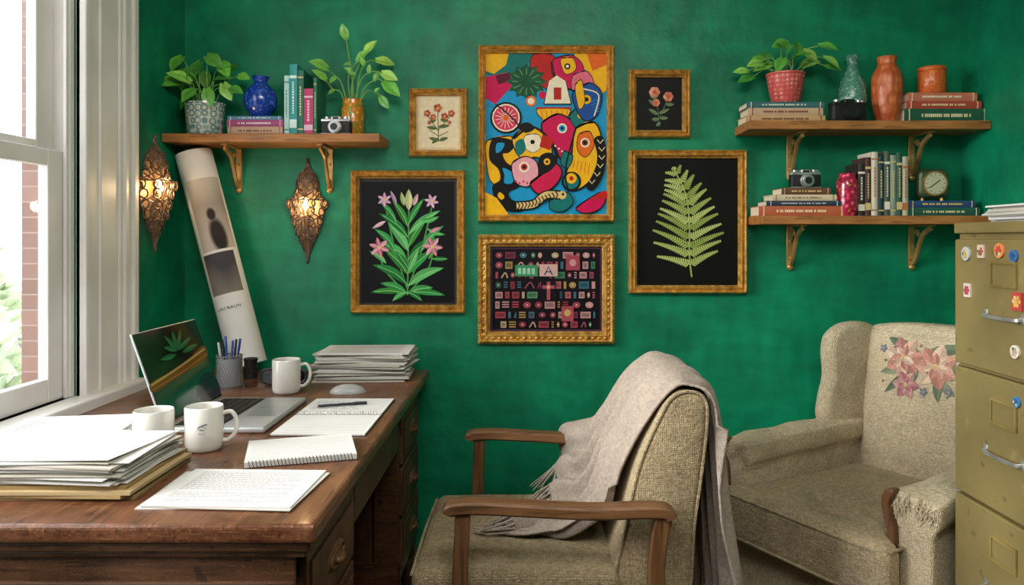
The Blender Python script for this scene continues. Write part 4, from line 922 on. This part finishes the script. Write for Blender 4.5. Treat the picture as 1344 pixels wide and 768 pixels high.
m=MB();m.pill(out,1.765,2.29,.014,lambda a,b,t:(a-.008*math.sin(pi*(t-1.765)/.525)*(a<.33),t,b+.003*math.sin(t*23)*(b>.8)));fin('backrest',m,M_seat,r,world=True,smooth=60)
fin('piping',MB().tube([(p[0],1.768,p[1]) for p in out],.0038,6,closed=True),M_seat,r,world=True)
sec=[(-.025,-.010),(-.020,-.015),(.020,-.015),(.025,-.010),(.025,.008),(.020,.013),(-.020,.013),(-.025,.008)]
for yy in(1.715,2.345):
    m=MB();m.sweep(cr([(-.178,yy,.650),(-.165,yy,.662),(-.10,yy,.665),(.02,yy,.659),(.15,yy,.653),(.26,yy,.656),(.315,yy,.654),(.33,yy,.64)],6),sec,sc=[.75]+[1]*41+[.7]);fin('armrest',m,M_chairw,r,world=True,smooth=35,bevel=.002)
    m=MB();m.sweep(cr([(-.150,yy,0),(-.148,yy,.3),(-.148,yy,.5),(-.144,yy,.6),(-.142,yy,.655)],5),[(-.016,-.017),(.016,-.017),(.016,.017),(-.016,.017)],up=(1,0,0));fin('front_leg',m,M_chairz,r,world=True,smooth=40,bevel=.004)
    m=MB();m.sweep(cr([(.33,yy,0),(.30,yy,.3),(.295,yy,.5),(.30,yy,.58),(.312,yy,.645)],5),[(-.016,-.019),(.016,-.019),(.016,.019),(-.016,.019)],up=(1,0,0));fin('back_leg',m,M_chairz,r,world=True,smooth=40,bevel=.004)
    fin('side_rail',MB().box(-.14,.3,yy-.012,yy+.012,.33,.385),M_chairw,r,world=True,smooth=0,bevel=.003)
for a,b in((-.162,-.135),(.285,.31)): fin('cross_rail',MB().box(a,b,1.715,2.345,.32,.37),M_chairw,r,world=True,smooth=0,bevel=.003)
# blanket  (x,z,y) control points
pn=[(-.07,.522,1.91),(.01,.526,1.89),(.10,.535,1.865),(.20,.60,1.84),(.238,.72,1.82),(.304,.855,1.80),(.354,.915,1.79),(.39,.922,1.785),(.428,.90,1.775),(.442,.82,1.765),(.450,.68,1.76),(.458,.46,1.755),(.466,.20,1.75)]
pm=[(.05,.526,2.01),(.10,.533,2.02),(.155,.55,2.03),(.200,.62,2.04),(.234,.73,2.04),(.296,.855,2.02),(.348,.915,2.00),(.39,.922,1.99),(.430,.90,1.98),(.442,.82,1.96),(.446,.68,1.95),(.450,.46,1.94),(.456,.20,1.93)]
pf=[(.140,.60,2.385),(.145,.66,2.385),(.172,.70,2.345),(.215,.735,2.285),(.252,.785,2.25),(.300,.865,2.22),(.348,.915,2.19),(.39,.922,2.17),(.430,.90,2.15),(.440,.82,2.13),(.442,.68,2.12),(.446,.46,2.11),(.450,.20,2.1)]
A=[cr([(a,c,b) for a,b,c in p],9) for p in(pn,pm,pf)];NS=len(A[0]);NT=150;G=[]
for i in range(NS):
    row=[]
    for j in range(NT+1):
        t=j/NT;row.append(A[0][i]*(2*(t-.5)*(t-1))+A[1][i]*(-4*t*(t-1))+A[2][i]*(2*t*(t-.5)))
    G.append(row)
G2=[]
from mathutils import noise as mn
def ridge(x):
    x=x-math.floor(x);return .5-.5*math.cos(2*pi*(x**1.6))
for i in range(NS):
    row=[];s_=i/(NS-1)
    am=.014+.028*max(0,1-s_/.50)+.030*max(0,(s_-.60)/.40)
    for j in range(NT+1):
        t=j/NT
        du=G[min(i+1,NS-1)][j]-G[max(i-1,0)][j];dv=G[i][min(j+1,NT)]-G[i][max(j-1,0)];n=dv.cross(du)
        n=n.normalized() if n.length>1e-9 else Vector((0,0,1))
        tt=t+.13*mn.noise(Vector((s_*3.5,t*2,1.3)))+.05*math.sin(6*s_)
        w_=1.0*ridge(5.6*tt+.5*s_)+.30*ridge(12*tt-.8*s_+.3)+.28*mn.noise(Vector((s_*9,t*7,4.1)))
        w_*=.6+.8*abs(mn.noise(Vector((s_*4,t*3,9.7))))+.2
        edge=1.0
        if .3<s_<.75: edge=.15+.85*min(1,t/.10)
        row.append(G[i][j]+n*(am*edge*max(0,w_+.02)+.002))
    G2.append(row)
_c=(NS*7)//12
du=G[_c+1][75]-G[_c-1][75];dv=G[_c][76]-G[_c][74]
if dv.cross(du).z<0:
    for i in range(NS):
        for j in range(NT+1): G2[i][j]=G[i][j]*2-G2[i][j]
r=root('throw_blanket','taupe wool throw with fringe draped over the chair back','blanket',(.3,2.0,.5))
m=MB();m.grid(G2);fin('blanket_cloth',m,M_blank,r,world=True,smooth=180,solid=.006,recalc=False)
m=MB()
for j in range(0,NT+1,2):
    p=G2[0][j];o_=(G2[0][j]-G2[2][j]).normalized();q=random.Random(j)
    L=q.uniform(.06,.095);over=j/NT>.72
    e=p+o_*L+Vector((q.uniform(-.016,.016),q.uniform(-.016,.016),0));
    if over: e.z=p.z-L*.9
    else: e.z=max(.514,min(p.z,.53)) if p.z<.60 else p.z-L*.7
    mid=(p+e)/2+Vector((q.uniform(-.01,.01),q.uniform(-.01,.01),.004))
    m.tube(cr([p,mid,e],4),[.003,.0026,.0026,.0026,.0024,.0022,.002,.002,.0012],5)
fo=fin('fringe',m,M_blank,r,world=True)
# ---------------- wing chair
r=root('wingback_armchair','worn beige wingback armchair with embroidered flowers on its back','armchair',(1.075,2.275,0),(0,0,math.radians(-60)))
def cush(x,y,z):
    kx=max(0,1-(x/.225)**2)*max(0,1-(y/.30)**2);t=max(0,min(1,(-.195-y)/.04));t=t*t*(3-2*t)
    return (x*(1+.2*t),y,z+(.020*kx if z>0 else 0)+.003*math.sin(x*37+y*21)*kx)
m=MB();m.rbox((-.012,-.09,.435),(.235,.30,.078),.032,18,cush);fin('seat_cushion',m,M_wingc,r,weld=True)
for zz in(.374,.496):
    fin('piping',MB().tube([(-.012+sx,sy,zz) for sx,sy in((-.25,-.388),(.25,-.388),(.280,-.36),(.278,-.31),(.234,-.28),(.234,.1),(-.234,.1),(-.234,-.28),(-.278,-.31),(-.280,-.36))],.0042,6,closed=True),M_wingc,r)
m=MB();m.rbox((0,-.03,.255),(.325,.30,.105),.02,8);fin('seat_base',m,M_wing,r,weld=True)
out=[(p.x,p.y) for p in cr([(-.245,.36,0),(-.26,.6,0),(-.285,.85,0),(-.28,.95,0),(-.2,.978,0),(0,.985,0),(.2,.978,0),(.28,.95,0),(.285,.85,0),(.26,.6,0),(.245,.36,0)],5,True)]
def backf(a,b,t): return (a,.222+t*.86+(b-.45)*.17-.012*(a/.28)**2,b)
m=MB();m.pill(out,0,.13,.035,backf)
fin('backrest',m,M_wing,r,smooth=60)
m=MB();rows=[]
def padf(x,z):
    i=(z-.40)/.555*2-1;j=x/.245;return .215+(z-.45)*.17-.035*(max(0,(1-j**4)*(1-i**6)))**.5
for i in range(31):
    b_=.40+.555*i/30;hw=.245
    rows.append([Vector((hw*math.sin(pi/2*(2*j/30-1)),padf(hw*math.sin(pi/2*(2*j/30-1)),b_),b_)) for j in range(31)])
m.grid(rows);bk=fin('back_pad',m,M_wing,r,smooth=80,recalc=False)
for sg in(-1,1):
    out=[(p.x,p.y) for p in cr([(.20,.50,0),(.105,.64,0),(.105,.72,0),(.125,.80,0),(.120,.88,0),(.135,.94,0),(.19,.975,0),(.27,.98,0),(.34,.955,0),(.36,.85,0),(.33,.6,0),(.30,.45,0)],5,True)]
    m=MB();m.pill(out,-.030,.030,.026,lambda a,b,t:(sg*(.285+t)+sg*max(0,.25-a)*.18,a,b));fin('wing',m,M_wing,r,smooth=60)
    out=[(p.x,p.y) for p in cr([(-.036,.16,0),(-.037,.50,0),(-.040,.555,0),(-.055,.585,0),(-.058,.625,0),(-.046,.640,0),(0,.645,0),(.044,.640,0),(.055,.622,0),(.052,.585,0),(.038,.555,0),(.036,.50,0),(.034,.16,0)],5,True)]
    ex=.02 if sg>0 else 0
    m=MB();m.pill(out,-.30,.26,.014,lambda a,b,t:(sg*(.30+a-ex*(a<0)),t,b+(t+.30)*.018+.004*math.sin(t*31+a*40)*(b>.5)-.008*math.exp(-((t+.30)/.05)**2)*(b>.55)-(.006 if sg>0 and b>.5 else 0)));fin('arm',m,M_wing,r,smooth=60)
    w_=[(p.x,p.y) for p in cr([(.024,.14,0),(.025,.38,0),(.027,.48,0),(.034,.545,0),(.044,.585,0),(.044,.605,0),(.034,.622,0),(.034,.636,0),(.054,.634,0),(.066,.607,0),(.062,.575,0),(.050,.53,0),(.044,.46,0),(.042,.14,0)],4,True)]
    m=MB();m.pill(w_,-.318,-.286,.004,lambda a,b,t:(sg*.30+(-a if sg<0 else -a-.022),t,b),k=2);fin('arm_trim',m,M_chairz,r,smooth=50,label='dark curved wooden arm trim')
    q=random.Random(9+sg);fm=MB()
    for k in range(60):
        aa=q.uniform(-.045,.045);zz=.628+q.uniform(-.014,.008)-abs(aa)*.35;x0=sg*(.30+aa-(ex if aa<0 else 0));p0=Vector((x0,-.296,zz));L=q.uniform(.015,.05)
        fm.tube(cr([p0,p0+Vector((q.uniform(-.008,.008),-.010,-L*.4)),p0+Vector((q.uniform(-.014,.014),-.007,-L))],3),.0011,4)
    fin('frayed_threads',fm,M_wing,r)
    for yy in(-.27,.24): fin('leg',MB().lathe([(0,0),(.014,0),(.02,.03),(.03,.12),(.03,.155),(0,.155)],16,c=(sg*.28,yy,0)),M_chairz,r)
FS=1.24;FX=-.048;FZ=.862
P=Paint(lambda u,v,k:Vector((u*FS+FX,padf(max(-.23,min(.23,u*FS+FX)),min(.94,(v-.855)*FS+FZ))-.002-k,(v-.855)*FS+FZ)),2.5e-5)
def petal_fl(x,z,rr,cs,n=8,a0=0,cen='#cdb07c'):
    for q in range(n):
        a=a0+q*2*pi/n;P.leaf((x+rr*.12*math.cos(a),z+rr*.12*math.sin(a)),(x+rr*math.cos(a),z+rr*math.sin(a)),rr*.62,cs[q%len(cs)])
    for q in range(n):
        a=a0+.3+q*2*pi/n;P.leaf((x,z),(x+rr*.6*math.cos(a),z+rr*.6*math.sin(a)),rr*.36,cs[(q+1)%len(cs)])
    P.circ(x,z,rr*.16,cen,n=8)
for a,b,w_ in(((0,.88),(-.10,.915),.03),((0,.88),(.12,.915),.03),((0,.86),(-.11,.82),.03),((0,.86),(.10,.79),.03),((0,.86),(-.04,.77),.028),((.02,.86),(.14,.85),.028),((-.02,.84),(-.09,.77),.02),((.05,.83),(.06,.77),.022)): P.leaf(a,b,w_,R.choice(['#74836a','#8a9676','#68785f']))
petal_fl(-.045,.868,.056,['#cf9486','#e0bca4','#c2867a','#e6ccb4'],7,.2);petal_fl(.046,.856,.058,['#d8a48e','#e6c8ae','#c88c7c'],7,.5);petal_fl(-.030,.800,.038,['#bc7c80','#d0a098'],6)
for x_,z_ in((-.108,.885),(.085,.80),(.02,.79)): petal_fl(x_,z_,.012,['#7c8494','#9098a4'],5)
for i in range(16): P.circ(R.uniform(-.11,.12),R.uniform(.78,.915),.0035,R.choice(['#a06a68','#c0a070','#7c8494','#808c6c']),n=6)
e=fin('embroidery',P.mb,M_embr,bk,smooth=0,recalc=False,label='faded peach and pink floral needlework')
# ---------------- filing cabinet
CX=1.03;CY0,CY1=1.40,1.82;CH=1.307
r=root('filing_cabinet','old olive metal four-drawer filing cabinet with magnets','filing cabinet',(1.31,1.61,0))
fin('cabinet_body',MB().box(CX+.012,RX-.02,CY0,CY1,0,CH-.0).box(CX,RX-.02,CY0-.003,CY1+.003,CH-.025,CH),M_cab,r,world=True,smooth=0,bevel=.003)
M_tb=mat('tarnished_brass',H('#b8a468'),H('#8a7844'),rough=.4,metal=.5)
zs=[CH-.035-.0,.972,.672,.372,.072]
for i in range(4):
    zt,zb=zs[i]-.004,zs[i+1]+.004
    dr=fin('drawer',MB().box(CX-.006,CX+.02,CY0+.012,CY1-.012,zb,zt),M_cab,r,world=True,smooth=0,bevel=.004)
    yc=1.62
    def sub(n,mb,m_,**k):
        o=fin(n,mb,m_,None,**k);o.data.transform(Matrix.Translation(-r.location));o.parent=dr;return o
    hz=zt-.165;h=MB();h.sweep(cr([(CX-.004,yc-.062,hz),(CX-.018,yc-.054,hz-.003),(CX-.020,yc,hz-.004),(CX-.018,yc+.054,hz-.003),(CX-.004,yc+.062,hz)],5),[(-.003,-.004),(.003,-.004),(.003,.004),(-.003,.004)])
    h.box(CX-.009,CX-.005,yc-.070,yc-.056,hz-.010,hz+.010).box(CX-.009,CX-.005,yc+.056,yc+.070,hz-.010,hz+.010)
    sub('handle',h,M_chrome,smooth=40,bevel=.001)
    lz=zt-.075;h=MB()
    for a,b,c,d in((yc-.045,yc+.045,lz+.022,lz+.028),(yc-.045,yc+.045,lz-.028,lz-.022),(yc-.045,yc-.039,lz-.022,lz+.022),(yc+.039,yc+.045,lz-.022,lz+.022)): h.box(CX-.011,CX-.005,a,b,c,d)
    h.box(CX-.0075,CX-.006,yc-.039,yc+.039,lz-.022,lz+.022,mi=1)
    sub('label_holder',h,[M_tb,M_cab],smooth=0)
def cabpt(u,v):
    d=CX*F/(u-U0);return d,PZ(v,d)
q=random.Random(5)
for (u,v,sh,c1,c2,s) in((1273,333,'circ','#a8b8c0','#c89850',.016),(1293,330,'sq','#c8b0a0','#a04838',.014),(1317,329,'circ','#d0844a','#b84434',.016),(1336,336,'circ','#3868a8','#24488a',.013),(1275,381,'sq','#c8c0b4','#a84050',.015),(1341,396,'sq','#b03c34','#d0a050',.018),(1338,462,'circ','#d8d0c4','#a89888',.014),(1340,528,'circ','#3c78b0','#285888',.011)):
    y_,z_=cabpt(u,v);P=Paint(lambda a,b,k:Vector((-.0045-k,-a,b)),2e-4)
    m=P.mb
    if sh=='circ': m.cyl((.0,0,0),(-.0045,0,0),s,n=24,col=H(c1))
    else: m.box(-.0045,0,-s*.85,s*.85,-s*1.05,s*1.05,H(c1))
    for k in range(6): P.circ(s*.5*math.cos(k*1.047),s*.5*math.sin(k*1.047),s*.26,q.choice([c2,c2,'#c8b888','#3a6a4a']),n=8)
    P.circ(0,0,s*.28,c2,n=10)
    o=fin('fridge_magnet',m,M_vc,loc=(CX-.0065,y_,z_),smooth=0,recalc=False);tag(o,('round' if sh=='circ' else 'square')+' coloured decorative magnet on the metal cabinet','magnet','magnets on the filing cabinet')
z=CH
for i in range(12):
    t=R.uniform(.002,.004);z=sheaf(1.31+R.uniform(-.012,.012),1.62+R.uniform(-.012,.012),z,.44,.33,t,R.uniform(-.08,.08),jit(R.choice(PW),.06),group='papers on the filing cabinet',label='papers piled on top of the metal cabinet')+.0003
# ---------------- lights
W=bpy.data.worlds.new('World');bpy.context.scene.world=W;W.use_nodes=True;bg=W.node_tree.nodes['Background'];bg.inputs['Color'].default_value=(.90,.95,1,1);bg.inputs['Strength'].default_value=4.4
def light(kind,name,loc,target,energy,size=1,color=(1,1,1),angle=None,sy=None):
    l=bpy.data.lights.new(name,kind);l.energy=energy;l.color=color
    if kind=='AREA': l.shape='RECTANGLE';l.size=size;l.size_y=sy or size
    if kind=='SUN': l.angle=angle
    o=bpy.data.objects.new(name,l);link(o);o.location=loc;o.rotation_euler=(Vector(target)-Vector(loc)).to_track_quat('-Z','Y').to_euler();return o
light('SUN','daylight',(-5,.3,2.8),(0,1.9,.8),7.5,angle=math.radians(45),color=(1,.97,.92))
light('AREA','room_fill',(.1,.4,2.5),(.15,2.3,1.0),44,size=1.2,sy=.9,color=(1,.95,.88))  # added fill light to brighten the room, no fixture modelled here
# ---------------- camera
c=bpy.data.cameras.new('camera');co=bpy.data.objects.new('camera',c);link(co);co.location=(0,0,CAMZ);co.rotation_euler=(pi/2,0,0)
c.sensor_width=36;c.lens=F/1344*36;c.shift_x=-(U0-672)/1344;c.shift_y=-(384-V0)/1344;c.clip_start=.02
bpy.context.scene.camera=co
bpy.context.scene.view_settings.view_transform='Standard'
